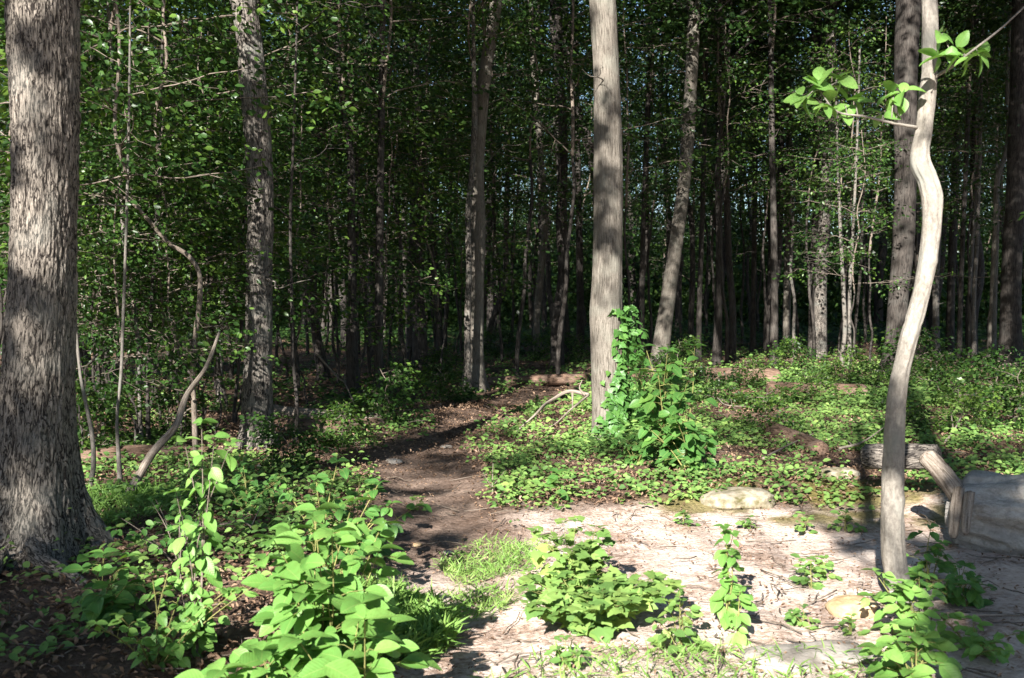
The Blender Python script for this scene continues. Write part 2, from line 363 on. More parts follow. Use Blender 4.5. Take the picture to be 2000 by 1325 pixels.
# ------------------------------------------------------------ trees traced from the photograph, each at its own distance
def trunk_from(px, d, up, taper, flare=1.35, nside=20, ring=.05, disp=None, base=None, mat_=None, parent=None, extra=None):
    """px: list (x, y, width) from the ground up; returns the path in world coordinates"""
    pts = [np.append(P(x, y, d), wd / 2 / F * d) for x, y, wd in px]
    b = pts[0].copy(); b[2] = float(gh(b[0], b[1])) - .12; 
    if b[2] < pts[0][2] - .05: pts.insert(0, b)
    else: pts[0][2] = b[2]
    top = pts[-1]; 
    if up > top[2]:
        dr = (pts[-1] - pts[-2]) if len(pts) > 2 else np.array([0, 0, 1., 0]); s = np.clip(dr[:2] / max(dr[2], .01), -.12, .12)
        n = 4
        for q in range(1, n + 1):
            h = (up - top[2]) * q / n; pts.append(np.array([top[0] + s[0] * h * (1 - .4 * q / n), top[1] + s[1] * h, top[2] + h, top[3] * (1 - taper * q / n)]))
    return np.array(pts)
ROOT = 1.0
def build_trunk(name, pts, material, parent, org, nside=18, ring=.08, flare=.35, fh=.35, disp=None, more=[]):
    L = np.linalg.norm(np.diff(pts[:, :3], axis=0), axis=1).sum(); n = max(int(L / ring), 12)
    s = spline(pts, n); h = s[:, 2] - s[0, 2]
    rad = np.maximum(s[:, 3] * (1 + flare * np.exp(-h / fh)), .003)
    def dd(a, l, r):
        x, y = np.cos(a), np.sin(a)
        z = fbm(x * 1.2 + 5 + l * 0, y * 1.2 + 3, l * .9 + x * 0, s=51, o=3) - .5
        root = np.exp(-(l) / (fh * 1.1)) * np.maximum(np.sin(a * 5 + 1.3) + .3 * np.sin(a * 3), 0) * r * .35 * ROOT * (flare > .2)
        return z * r * .28 + root + (disp(a, l, r) if disp else 0)
    v = tube(s[:, :3] - org, rad, nside, dd)
    return link(name, mesh(name, [v] + more, material), parent)
def ridged(freq, amp, st=.1, seed=60):
    def f(a, l, r):
        x, y = np.cos(a) * r * freq, np.sin(a) * r * freq
        wz = l * freq * st
        wob = fbm(x * .4, y * .4, l * 2.2 + x * 0, s=seed + 9, o=2) * 1.5
        n = fbm(x + wob, y + wob, wz + x * 0, s=seed, o=4)
        return (1 - np.abs(n - .5) * 5.5).clip(-1, 1) * -amp + (vn(x * 2.5, y * 2.5, wz * 5 + x * 0, s=seed + 4) - .5) * amp * .5
    return f
def twigs_on(pts, org, n, seed, lo, hi, L=.8, r0=.012):
    r = np.random.default_rng(seed); out = []
    for k in range(n):
        h = lo + (hi - lo) * r.random(); i = int(np.argmin(abs(pts[:, 2] - h))); p = pts[i, :3] * 1.0; p[2] = h
        j = min(i + 1, len(pts) - 1)
        az = r.random() * 6.28; q = limb_path(p - org, az, L * (.4 + .9 * r.random()), L * r.normal(.35, .35), r, 7, .35)
        q = spline(q, 12); out.append(tube(q, np.linspace(r0 * (.6 + .6 * r.random()), .002, 12), 5))
        m = q[6]; az += r.normal(0, .9); out.append(tube(spline(limb_path(m, az, L * .4 * (.5 + r.random()), L * .2 * r.normal(), r, 5, .4), 7), np.linspace(r0 * .45, .0015, 7), 4))
    return out
def tree(name, label, px, up, material='far', crowns=(), taper=.35, nside=14, ring=.12, flare=.3, fh=.35, disp=None, dead=0, group=None, cat='tree', dist=None):
    """crowns: list of (prototype pair, height, scale)"""
    b = G(px[0][0], px[0][1]); d = dist or b[1]
    pts = trunk_from(px, d, up, taper); org = np.array([pts[0][0], pts[0][1], float(gh(pts[0][0], pts[0][1]))])
    root = thing(name, label, cat, org, group)
    s = spline(pts, 60)
    more = twigs_on(s, org, dead, int(abs(org[0]) * 100) + 1, 1.6, min(up, 8), .9 if d > 9 else .5) if dead else []
    build_trunk('trunk', pts, M[material], root, org, nside, ring, flare, fh, disp, more)
    crowns = list(crowns)
    if up >= 11 and 13 < d < 34 and px[0][0] > 1200: crowns.append((CAN[int(px[0][0]) % 4], up * .55 + 1.5, 1.1))
    for pr, h, k in crowns:
        i = int(np.argmin(abs(s[:, 2] - h))); q = s[i, :3] - org; rz = (px[0][0] * 1.7 + h) % 6.28
        link('branches', pr[0], root, q, rz, k); link('crown', pr[1], root, q, rz, k)
    return root

ROOT = 2.6
oak = tree('oak_tree', 'massive furrowed oak trunk with flared roots at the left edge of the picture',
     [(62, 1085, 205), (66, 1040, 178), (68, 980, 158), (70, 900, 146), (72, 800, 138), (78, 680, 128), (84, 550, 121), (88, 420, 120), (89, 300, 121), (86, 150, 126), (82, 0, 131)],
     15, 'oak', [(CAN[0], 7.5, .85)], nside=340, ring=.011, flare=.26, fh=.26, disp=ridged(48, .008, .17), taper=.3)
ROOT = 1.5
tree('ridged_tree', 'rough barked tree with a knot high on its trunk, right of the massive oak',
     [(503, 872, 74), (502, 840, 62), (503, 780, 57), (505, 700, 53), (507, 560, 50), (509, 440, 50), (507, 330, 50), (499, 220, 51), (491, 140, 53), (488, 95, 52), (482, 50, 50), (476, 0, 49)],
     17, 'tree', [(CAN[1], 6.8, 1.0), (CAN[3], 10, .9)], nside=130, ring=.02, flare=.15, fh=.25, disp=ridged(48, .006, .17, 70), taper=.3, dead=5)
tree('ivy_clad_tree', 'tall straight grey trunk in the middle with ivy climbing its lower right side',
     [(1190, 862, 66), (1188, 820, 60), (1186, 760, 58), (1184, 690, 57), (1185, 610, 63), (1187, 560, 60), (1189, 400, 57), (1187, 250, 55), (1183, 130, 52), (1177, 0, 52)],
     18, 'ash', [(CAN[2], 7.2, 1.05), (CAN[0], 10.5, .9)], nside=130, ring=.02, flare=.12, fh=.3, disp=ridged(60, .0035, .08, 80), taper=.3, dead=3)
sap = [(1763, 1192, 58), (1759, 1165, 52), (1750, 1120, 48), (1744, 1070, 46), (1742, 1010, 44), (1745, 930, 41), (1748, 840, 38), (1755, 750, 37), (1768, 690, 37), (1786, 625, 37), (1803, 560, 36),
       (1815, 490, 37), (1821, 420, 38), (1820, 385, 41), (1811, 350, 39), (1798, 318, 40), (1797, 295, 37), (1803, 262, 35), (1811, 200, 34), (1816, 130, 31), (1817, 60, 31), (1815, 0, 30)]
ROOT = 1.0
oo = np.array(oak.location)
for q, ra in [([(118, 1068, .16), (150, 1078, .09), (190, 1072, .05), (235, 1062, .0)], .075), ([(60, 1095, .14), (95, 1125, .06), (150, 1135, .01), (190, 1150, -.03)], .07), ([(20, 1090, .14), (-10, 1130, .05), (-40, 1170, 0)], .07)]:
    q = np.array([G(a, b) + [0, 0, c] for a, b, c in q]) - oo
    link('root', mesh('root', [tube(spline(q, 40), np.linspace(ra, ra * .35, 40), 24, lambda A, l, w_: (fbm(np.cos(A) * 3 + 7, np.sin(A) * 3 + 7, l * 9 + A * 0, s=15) - .5) * w_ * .8)], M['oak']), oak)
def knots(a, l, r):
    z = (fbm(np.cos(a) * 1.6 + 7, np.sin(a) * 1.6 + 7, l * 3.5 + a * 0, s=5) - .5) * r * .55 + (fbm(np.cos(a) * 7 + 7, np.sin(a) * 7 + 7, l * 30 + a * 0, s=6) - .5) * r * .07
    for l0, a0, h, wl in [(2.62, 3.0, .16, .05), (2.45, .3, .12, .06), (1.62, 4.5, -.06, .012), (1.05, 2.2, .14, .03), (3.1, 5.2, .15, .03), (.7, 4.4, .12, .03), (1.95, 3.9, .1, .02), (2.1, 5.1, .08, .02)]:
        da = np.abs((a - a0 + math.pi) % (2 * math.pi) - math.pi); z = z + h * r * np.exp(-((l - l0) / wl) ** 2) * (np.exp(-(da / .7) ** 2) if h > 0 else 1)
    return z
sap = [(a, b, c * .92) for a, b, c in sap]
tree('young_beech_tree', 'smooth pale crooked young tree in full sun at right, bending left low down', sap, 6.5, 'smooth', [(UND[0], 5.0, .8)], nside=64, ring=.012, flare=.4, fh=.07, taper=.5, disp=knots)
tree('forked_tree', 'slim trunk with a thin second stem beside it, left of the middle beyond the path',
     [(925, 765, 44), (926, 730, 38), (930, 640, 29), (932, 560, 28), (934, 440, 29), (932, 340, 27), (938, 230, 27), (948, 140, 26), (965, 30, 24)], 16, 'ash', [(CAN[3], 7.5, .9), (UN2[0], 5.2, .8)], nside=24, dead=7)  # paler bark picked to stand in for sunlight on this trunk
tree('leaning_tree', 'slim grey trunk leaning to the right behind the tall broad leaved shrub',
     [(1288, 722, 32), (1294, 660, 31), (1306, 580, 29), (1320, 480, 27), (1333, 380, 26), (1344, 260, 26), (1350, 150, 25), (1356, 0, 24)], 17, 'ash', [(CAN[1], 8, 1.0)], nside=20, dead=6)
tree('trunk_behind_sapling', 'broad trunk coloured dark for its shade, standing directly behind the pale crooked young tree',
     [(1742, 735, 40), (1748, 680, 36), (1754, 600, 37), (1764, 500, 40), (1768, 380, 42), (1768, 200, 43), (1774, 0, 46)], 18, 'far', [(CAN[0], 9, 1.1)], nside=24, dead=4).name = 'shaded_tree'  # dark bark colour stands in for the shade on this trunk

# second stem of the forked tree, and other traced trunks: (label, path, total height, crown heights, bark, dead twigs)
specs = [
 ('thin wavy stem rising just left of the slim forked trunk', [(914, 770, 14), (913, 640, 13), (916, 520, 12), (914, 430, 12), (922, 330, 12), (927, 230, 12), (926, 160, 9)], 9, [(UND[1], 6.0, 1)], 'tree', 2),
 ('slim trunk second to the left of the forked tree, partly sunlit', [(692, 782, 24), (690, 680, 18), (688, 560, 16), (686, 420, 15), (684, 300, 15), (676, 250, 12)], 13, [(UN2[1], 5.2, 1), (CAN[2], 8, .7)], 'far', 8),
 ('brown slender trunk with a dark foot, left of the forked tree', [(738, 785, 20), (740, 700, 17), (741, 560, 17), (742, 430, 15), (744, 300, 14)], 12, [(UN2[2], 5, 1)], 'far', 6),
 ('straight dark trunk with one bright patch halfway up', [(803, 706, 20), (804, 600, 18), (806, 480, 17), (810, 300, 17), (812, 150, 16)], 17, [(CAN[3], 9, 1)], 'far', 3),
 ('very thin pale trunk between the bright patched trunk and the forked tree', [(822, 700, 9), (822, 620, 9), (825, 500, 8), (830, 350, 8)], 12, [(UN2[0], 6, 1)], 'far', 3),
 ('crooked thin trunk with a low kink left of the forked tree', [(868, 690, 10), (870, 640, 9), (874, 570, 10), (874, 480, 10), (880, 350, 9)], 12, [(UN2[1], 6.5, 1)], 'far', 3),
 ('slender trunk curving beside the far end of the path', [(953, 690, 14), (958, 640, 11), (985, 560, 11), (988, 470, 11), (990, 380, 10)], 13, [(UN2[2], 7, 1)], 'far', 2),
 ('narrow mottled trunk between the forked tree and the ivy clad one', [(1050, 702, 17), (1048, 640, 14), (1056, 540, 15), (1063, 460, 14), (1060, 350, 12), (1052, 260, 12)], 15, [(CAN[0], 9.5, .9)], 'ash', 4),
 ('pair stem with dead twigs left of the ivy clad trunk, sunlit at the foot', [(1110, 694, 15), (1105, 620, 13), (1100, 540, 12), (1096, 440, 12), (1092, 340, 11)], 14, [(UN2[0], 7, 1.1)], 'far', 14),
 ('dark stem close against the left side of the ivy clad trunk', [(1133, 690, 17), (1134, 600, 15), (1132, 500, 14), (1130, 400, 13)], 15, [(CAN[1], 9, .9)], 'far', 8),
 ('bent dark trunk leaning in behind the ivy clad trunk high up', [(1172, 690, 22), (1172, 500, 20), (1166, 380, 20), (1158, 310, 20), (1140, 255, 19), (1118, 180, 18), (1104, 60, 17), (1100, 0, 17)], 15, [(CAN[2], 9, .8)], 'far', 3),
 ('thin upright trunk just right of the ivy clad trunk', [(1253, 706, 12), (1254, 600, 11), (1256, 450, 10), (1262, 300, 10)], 13, [(UN2[1], 7, 1)], 'far', 4),
 ('thin trunk right of the leaning grey one', [(1364, 706, 11), (1366, 600, 10), (1370, 480, 10), (1374, 330, 9)], 13, [(UN2[2], 7, 1)], 'far', 4),
 ('slender dark trunk forking into a V beyond the leaning one', [(1400, 712, 17), (1404, 600, 14), (1405, 450, 13), (1403, 310, 11), (1412, 220, 8)], 11, [(UN2[0], 6, 1)], 'far', 6),
 ('straight narrow trunk in the dark gap halfway to the twin trunks', [(1470, 694, 11), (1472, 560, 10), (1474, 400, 10)], 14, [(CAN[3], 9, .8)], 'far', 3),
 ('brown straight trunk left of the twin trunks', [(1511, 716, 16), (1513, 600, 14), (1512, 480, 13), (1508, 300, 12), (1506, 150, 11)], 15, [(UN2[1], 7.5, 1.1)], 'far', 4),
 ('far trunk with a bright upper patch left of the twin trunks', [(1536, 690, 14), (1538, 560, 14), (1540, 450, 14), (1540, 300, 13)], 16, [(CAN[0], 9, .9)], 'ash', 2),
 ('left one of the twin trunks, darker and thinner', [(1587, 700, 17), (1589, 560, 16), (1594, 400, 16), (1596, 230, 16), (1598, 100, 15)], 17, [(CAN[1], 9, 1)], 'far', 3),
 ('right one of the twin trunks, wide and sunlit near its foot', [(1600, 704, 27), (1602, 640, 25), (1604, 540, 24), (1612, 400, 24), (1619, 280, 23), (1622, 120, 22), (1624, 0, 22)], 18, [(CAN[2], 9.5, 1.1)], 'tree', 8),
 ('thin bent pole left of two close pale poles', [(1552, 700, 7), (1550, 640, 6), (1552, 590, 6), (1545, 540, 6), (1548, 460, 5)], 6, [(UND[2], 3.6, .8)], 'smooth', 4),
 ('left pole of two close pale poles right of the twin trunks', [(1643, 716, 8), (1650, 650, 8), (1648, 580, 8), (1644, 500, 7), (1640, 420, 6)], 7, [(UND[3], 4.2, .9)], 'smooth', 3),
 ('right pole of two close pale poles right of the twin trunks', [(1659, 718, 8), (1659, 640, 7), (1660, 560, 7), (1665, 470, 6)], 7.5, [(UND[0], 4.4, .9)], 'smooth', 3),
 ('thin leaning pole behind the two close pale poles', [(1667, 700, 6), (1672, 620, 6), (1680, 540, 6), (1684, 440, 6)], 8, [(UND[1], 4.8, 1)], 'far', 3),
 ('pale sunlit trunk just right of the crooked young tree', [(1827, 696, 18), (1828, 640, 13), (1828, 560, 13), (1834, 430, 12), (1838, 300, 11)], 14, [(UN2[2], 7.5, 1)], 'smooth', 3),
 ('dark slender trunk between the pale sunlit trunk and the white pole', [(1873, 706, 10), (1876, 600, 9), (1880, 480, 9), (1886, 340, 9)], 13, [(UN2[0], 7, 1)], 'far', 4),
 ('bright white pole with a fork of dead twigs near the right edge', [(1896, 700, 10), (1896, 640, 8), (1894, 580, 8), (1898, 500, 7), (1905, 400, 6)], 8, [(UND[2], 5, .9)], 'smooth', 8),
 ('second white pole directly right of the twiggy white pole', [(1903, 702, 9), (1902, 600, 8), (1908, 480, 8), (1912, 350, 7)], 9, [(UND[3], 5.5, 1)], 'smooth', 4),
 ('narrow trunk wrapped in creeper left of the dark trunk at the right edge', [(1936, 706, 17), (1940, 600, 14), (1944, 480, 13), (1946, 420, 12), (1950, 340, 11), (1965, 300, 10), (1968, 180, 9), (1972, 60, 8)], 10, [(UND[0], 6.5, 1)], 'ash', 9),
 ('wide dark trunk filling the right edge of the wood', [(1972, 720, 46), (1974, 660, 40), (1976, 560, 38), (1982, 400, 36), (1990, 200, 36), (1996, 0, 36)], 18, [(CAN[3], 9, 1.1)], 'far', 4),
 ('straight shaded trunk behind the creeper wrapped one', [(1855, 694, 16), (1858, 560, 15), (1864, 380, 15), (1875, 150, 14), (1880, 0, 13)], 16, [(CAN[0], 9, 1)], 'far', 4),
 ('thin pale stem rooted beside the massive oak, bowed at its foot', [(176, 958, 8), (183, 905, 8), (180, 850, 8), (168, 790, 7), (158, 740, 6), (150, 660, 6)], 4.5, [(UND[1], 2.6, .8)], 'smooth', 2),
 ('thin straight pale stem second from the massive oak', [(234, 940, 8), (231, 880, 7), (228, 820, 6), (236, 740, 6), (240, 640, 6)], 4.8, [(UND[2], 2.7, .8)], 'smooth', 2),
 ('dull grey stem left of the leaning dead pole', [(276, 880, 8), (273, 800, 7), (272, 720, 7), (262, 600, 8), (250, 540, 8), (242, 460, 8), (236, 380, 7)], 8, [(UND[3], 4.5, 1.1)], 'smooth', 5),
 ('dull grey stem touching the leaning dead pole from behind', [(291, 880, 8), (288, 800, 7), (290, 700, 7), (296, 600, 7)], 6, [(UND[0], 3.2, 1)], 'far', 3),
 ('spindly stem growing close left of the rough barked tree', [(455, 830, 6), (462, 760, 6), (472, 640, 6), (470, 520, 6), (478, 430, 6)], 7, [(UND[2], 4.6, 1)], 'far', 5),
 ('thin long stem standing alone right of the rough barked tree', [(576, 862, 9), (580, 800, 7), (572, 700, 6), (570, 580, 6), (567, 440, 6), (572, 300, 5)], 7.5, [(UND[1], 5.2, .9)], 'far', 6),
 ('gaunt dark trunk hung with dead twigs beyond the thin long stem', [(632, 742, 22), (622, 680, 20), (612, 600, 17), (614, 480, 15), (618, 360, 14)], 12, [(UN2[2], 6.5, 1)], 'far', 20),
 ('shaded trunk at the left of the pale gap behind the stems', [(206, 800, 16), (208, 700, 14), (206, 560, 13), (204, 420, 13), (214, 250, 12)], 13, [(UN2[1], 6, 1.1), (CAN[1], 9, .8)], 'far', 5),
 ('short crooked trunk with a pale elbow left of the rough barked tree', [(428, 790, 12), (430, 700, 11), (432, 640, 11), (448, 610, 9), (470, 600, 7)], 5, [(UND[3], 3.0, .8)], 'smooth', 4),
 ('slim far trunk seen between the oak and the rough barked tree', [(340, 760, 14), (338, 620, 13), (330, 460, 13), (326, 250, 12), (322, 0, 12)], 15, [(CAN[2], 8, .9)], 'far', 4),
]
KN = {'smooth': 'thin_sapling', 'far': 'slender_tree', 'tree': 'slender_tree', 'ash': 'slender_tree'}
M['pole'] = bark_mat('pole_bark', (.07, .06, .052), (.19, .17, .148), 45, .45, .7, .004, (.13, .13, .115), .8, .07)
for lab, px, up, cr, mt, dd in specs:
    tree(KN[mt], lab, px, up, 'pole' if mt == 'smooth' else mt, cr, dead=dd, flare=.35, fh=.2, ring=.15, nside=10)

# bent sapling arching left over the undergrowth
tree('arching_sapling', 'thin leafless sapling arching far to the left above the spindly weed',
     [(382, 900, 10), (380, 820, 10), (377, 720, 10), (384, 640, 10), (391, 570, 10), (388, 530, 9), (368, 500, 9), (330, 475, 8), (290, 430, 8), (262, 400, 7), (218, 372, 5)], 0, 'twig', nside=10, ring=.05, flare=.1, dead=6)

# ------------------------------------------------------------ the deeper wood: single trees far back
def far_proto(seed, H, r0, lean):
    r = np.random.default_rng(seed); n = 12; z = np.linspace(-.2, H, n)
    p = np.stack([np.cumsum(r.normal(0, .09, n)) + lean * z, np.cumsum(r.normal(0, .09, n)), z], -1); p[:2, :2] = 0
    s = spline(np.column_stack([p, np.linspace(r0, r0 * .35, n)]), 46)
    v = tube(s[:, :3], s[:, 3] * (1 + .35 * np.exp(-(s[:, 2] + .2) / .4)), 10, lambda a, l, q: (fbm(np.cos(a) + 4, np.sin(a) + 4, l * .8 + a * 0, s=seed, o=2) - .5) * q * .35)
    tw = twigs_on(s, np.zeros(3), 7, seed, 2, 9, 1.3, .016)
    return mesh('trunk', [v] + tw, M['far']), s
FT = [far_proto(500 + k, 15, .09 + .022 * k, [-.03, .02, .05, -.015, 0, .03, -.05][k % 7]) for k in range(7)]
rr = random.Random(5)
placed = []
def free(x, y, g):
    for a, b in placed:
        if abs(a - x) < g and abs(b - y) < g: return False
    placed.append((x, y)); return True
nfar = 0
for k in range(4000):
    if nfar >= 140: break
    y = 26 + 62 * rr.random() ** .85; x = (rr.random() * 2 - 1) * (y * .56 + 3)
    if path_dist(np.array(x), np.array(y)) < 1.3 or not free(x, y, 1.5 + y * .012): continue
    i = nfar % 7; big = i >= 4
    zone = 'left' if x < -y * .17 else ('right' if x > y * .17 else 'middle')
    lab = {('left', 0): 'thin dark trunk deep in the shade of the left part of the wood', ('middle', 0): 'thin dark trunk far back in the middle of the wood', ('right', 0): 'thin dark trunk far back in the right part of the wood',
           ('left', 1): 'thicker far trunk in the shade of the left part of the wood', ('middle', 1): 'thicker far trunk back in the middle of the wood', ('right', 1): 'thicker far trunk back in the right part of the wood'}[(zone, int(big))]
    sc_ = rr.uniform(.9, 1.2); rz = rr.random() * 6.28
    t = thing('forest_tree', lab, 'tree', (x, y, float(gh(x, y))), ('thick' if big else 'thin') + ' far trunks in the ' + zone + ' of the wood', rz, sc_)
    link('trunk', FT[i][0], t); s = FT[i][1]
    q = s[int(np.argmin(abs(s[:, 2] - 8.2)))][:3]; pr = CAN[rr.randrange(4)]
    a = rr.random() * 6.28; link('branches', pr[0], t, q, a, .85); link('crown', pr[1], t, q, a, .85)
    if rr.random() < .55:
        q = s[int(np.argmin(abs(s[:, 2] - 4.0)))][:3]; pr = UN2[rr.randrange(3)]; a = rr.random() * 6.28
        link('branches', pr[0], t, q, a, .8); link('crown', pr[1], t, q, a, .8)
    nfar += 1

for k in range(46):
    if k < 24: an_ = R(rr.uniform(95, 265)); ra_ = rr.uniform(30, 42)
    else:
        sd = 1 if k % 2 else -1; an_ = R(sd * rr.uniform(34, 90)); ra_ = rr.uniform(12, 26)
    x, y = ra_ * math.sin(an_), ra_ * math.cos(an_)
    if k >= 24 and sd < 0 and x > -9 : continue
    i = k % 7; t = thing('forest_tree', 'tree added outside the picture for the shade it casts into the wood', 'tree', (x, y, float(gh(x, y))), 'trees around the clearing', rr.random() * 6.28, .95)
    link('trunk', FT[i][0], t); s = FT[i][1]
    for hh, pp, kk in [(6.2, CAN, .95), (2.2, UN2, .9)]:
        q = s[int(np.argmin(abs(s[:, 2] - hh)))][:3]; pr = pp[rr.randrange(3)]; a = rr.random() * 6.28
        link('branches', pr[0], t, q, a, kk); link('crown', pr[1], t, q, a, kk)

bt = G(1945, 1100) - np.array([math.sin(SUN_AZ), math.cos(SUN_AZ), 0]) * 15
t = thing('shadow_casting_tree', 'broad trunked tree behind the viewer whose shadow falls on the grey fallen trunk', 'tree', (bt[0], bt[1], float(gh(bt[0], bt[1]))))
s_ = spline(np.array([[.1, 0, -.2, .26], [.05, 0, 4, .21], [-.06, 0, 9, .18], [0, .1, 15, .08]]), 60)
link('trunk', mesh('trunk', [tube(s_[:, :3], s_[:, 3], 20, lambda a, l, q: (fbm(np.cos(a) * 2 + 4, np.sin(a) * 2 + 4, l * 2 + a * 0, s=77) - .5) * q * .4)] + twigs_on(s_, np.zeros(3), 8, 3, 4, 10, 1.2, .015), M['far']), t)
link('branches', CAN[1][0], t, (0, 0, 9.5), 1., .8); link('crown', CAN[1][1], t, (0, 0, 9.5), 1., .8)
for x, y, hh, kk, pp in [(4.9, 3.4, 8.3, .95, CAN), (7.2, 8.5, 8.0, 1.0, CAN), (9.3, 13.5, 7.5, 1.0, CAN), (-8.6, 7.5, 6.5, 1.2, CAN), (-11, 12, 6.5, 1.1, CAN)]:  # side trees added out of view, crowns placed to shade the wood beyond
    t = thing('forest_tree', 'tree added outside the picture for the shade it casts into the wood', 'tree', (x, y, float(gh(x, y))), 'trees around the clearing')
    link('trunk', FT[4][0], t); s = FT[4][1]
    for h2 in (hh, hh + 3):
        q = s[int(np.argmin(abs(s[:, 2] - h2)))][:3]; pr = pp[rr.randrange(3)]; a = rr.random() * 6.28
        link('branches', pr[0], t, q, a, kk); link('crown', pr[1], t, q, a, kk)

# understory: leafy young trees, placed
def stemmesh(H, r0, seed):
    r = np.random.default_rng(seed); n = 8; z = np.linspace(-.1, H, n)
    p = np.stack([np.cumsum(r.normal(0, .06, n)), np.cumsum(r.normal(0, .06, n)), z], -1); p[:2, :2] = 0
    s = spline(p, 20); return mesh('trunk', [tube(s, np.linspace(r0, r0 * .6, 20), 8)], M['far']), s[-1]
SM = [stemmesh(h, r_, 600 + k) for k, (h, r_) in enumerate([(1.4, .02), (2.2, .028), (3.0, .035), (4.2, .045)])]
def young(x, y, si, pr, k, label, group):
    t = thing('young_tree', label, 'young tree', (x, y, float(gh(x, y))), group, rr.random() * 6.28, k)
    link('trunk', SM[si][0], t); q = SM[si][1]; link('branches', pr[0], t, q, 0); link('crown', pr[1], t, q, 0)
for px, d, si, k in [(170, 12.5, 0, .85), (215, 15.5, 1, .9), (265, 11.5, 0, .8), (310, 14, 1, .9), (345, 17, 1, 1), (395, 13.5, 0, .9), (440, 16, 1, .9), (240, 19, 2, 1), (420, 20, 2, 1), (330, 23, 2, 1.1),
                     (600, 17, 0, .9), (650, 19, 0, 1), (700, 22, 1, 1), (760, 20, 0, 1), (850, 22, 0, 1.1), (570, 25, 1, 1.2), (630, 28, 1, 1.3), (800, 28, 1, 1.3), (890, 30, 1, 1.2), (150, 10.5, 0, .6), (260, 10.8, 0, .65), (340, 11.3, 0, .65), (420, 12.5, 0, .7), (460, 14, 0, .8), (380, 25, 1, 1.3), (300, 24, 1, 1.3), (460, 27, 1, 1.4), (150, 13, 0, .8), (180, 14.5, 0, .9), (235, 13, 0, .75), (300, 12.5, 0, .7), (400, 15, 0, .9), (360, 13, 0, .8), (255, 16, 0, 1), (330, 18, 1, 1), (200, 19, 1, 1.1), (430, 18, 1, .9), (280, 21, 2, 1.1), (190, 17, 3, 1), (270, 18, 3, 1.1), (370, 19, 3, 1.1), (450, 21, 3, 1.2), (230, 25, 3, 1.3), (350, 28, 3, 1.4), (10, 14, 1, 1), (-20, 10, 1, .9), (160, 22, 1, 1), (285, 12.8, 1, .7), (200, 12, 1, .75)]:
    young((px - 1000) / F * d, d, si, UND[rr.randrange(4)], k, 'leafy young tree in the thicket on the left of the path', 'young trees of the left thicket')
for px, d, si, k in [(560, 23, 2, 1), (620, 27, 3, 1), (660, 22, 2, 1.1), (720, 25, 3, 1), (760, 30, 3, 1.1), (820, 26, 3, 1), (600, 34, 3, 1.2), (700, 36, 3, 1.3), (850, 34, 3, 1.2), (980, 30, 3, 1), (1040, 36, 3, 1.2), (1090, 27, 3, .9),
                     (580, 19, 3, 1.1), (680, 20, 3, 1.15), (790, 22, 3, 1.1), (860, 24, 3, 1.2), (1010, 24, 3, 1.2), (1090, 22, 3, 1.15), (740, 33, 3, 1.4), (940, 30, 3, 1.4), (540, 30, 3, 1), (900, 38, 3, 1.3), (780, 40, 3, 1.4), (1000, 42, 3, 1.4), (660, 30, 3, 1.1)]:
    young((px - 1000) / F * d, d, si, (UND + UN2)[rr.randrange(6)], k, 'leafy young tree in the sun in the middle of the wood', 'young trees of the middle wood')
for px, d, si, k in [(1270, 30, 3, 1), (1330, 38, 3, 1.2), (1400, 33, 3, 1.1), (1450, 40, 3, 1.3), (1500, 30, 3, 1), (1560, 36, 3, 1.2), (1640, 32, 3, 1), (1700, 26, 2, .9), (1690, 38, 3, 1.2), (1850, 34, 3, 1.1), (1900, 28, 3, 1), (1960, 34, 3, 1.1), (1240, 24, 3, .9), (1420, 25, 3, 1), (1480, 45, 3, 1.4), (1590, 28, 3, 1), (1750, 34, 3, 1.3), (1930, 40, 3, 1.4), (1380, 44, 3, 1.4), (1660, 22, 1, .8), (2020, 26, 2, 1), (1790, 30, 3, 1)]:
    young((px - 1000) / F * d, d, si, (UND + UN2)[rr.randrange(7)], k, 'leafy young tree in the shaded wood right of the ivy clad trunk', 'young trees of the right wood')
n = 0
for k in range(2000):
    if n >= 60: break
    y = 36 + 45 * rr.random(); x = (rr.random() * 2 - 1) * y * .55
    if not free(x, y, 1.2): continue
    young(x, y, rr.randrange(1, 4), UN2[rr.randrange(3)], rr.uniform(1, 1.5), 'far young tree filling the gaps between the deepest trunks', 'far young trees at the back of the wood'); n += 1

# far foliage that closes the view: one mass nobody could count
r = np.random.default_rng(71); nc = 15000
an = r.uniform(-.62, .62, nc); ds = r.uniform(72, 118, nc); zc = 20 * r.random(nc) ** 1.7; ds = np.where(np.arange(nc) % 4 == 0, ds - 14, ds)
zc = np.where(np.arange(nc) % 3 == 0, zc * .35, zc); keep = (fbm(an * 30, zc * .35, s=72, o=3) > .34 + .022 * zc) | (zc < 9); an, ds, zc = an[keep], ds[keep], zc[keep]; nc = len(an)
C = np.stack([ds * np.sin(an), ds * np.cos(an), zc], -1)
pos = (C[:, None] + r.normal(0, 1.0, (nc, 42, 3)) * [1.3, 1.3, .7]).reshape(-1, 3); pos = pos[pos[:, 2] > 0]
tag(link('far_foliage', mesh('far_foliage', [leaves(DIAM, pos, rand_dir(len(pos), r), np.array([0, 0, 1.]) + r.normal(0, .6, (len(pos), 3)), r.uniform(.25, .5, len(pos)))], M['canopy'])),
    'dense leafage closing the wood far behind the trunks', 'foliage', kind='stuff')

# ------------------------------------------------------------ trees added behind the viewer, their leaf clumps placed to cast the dapples

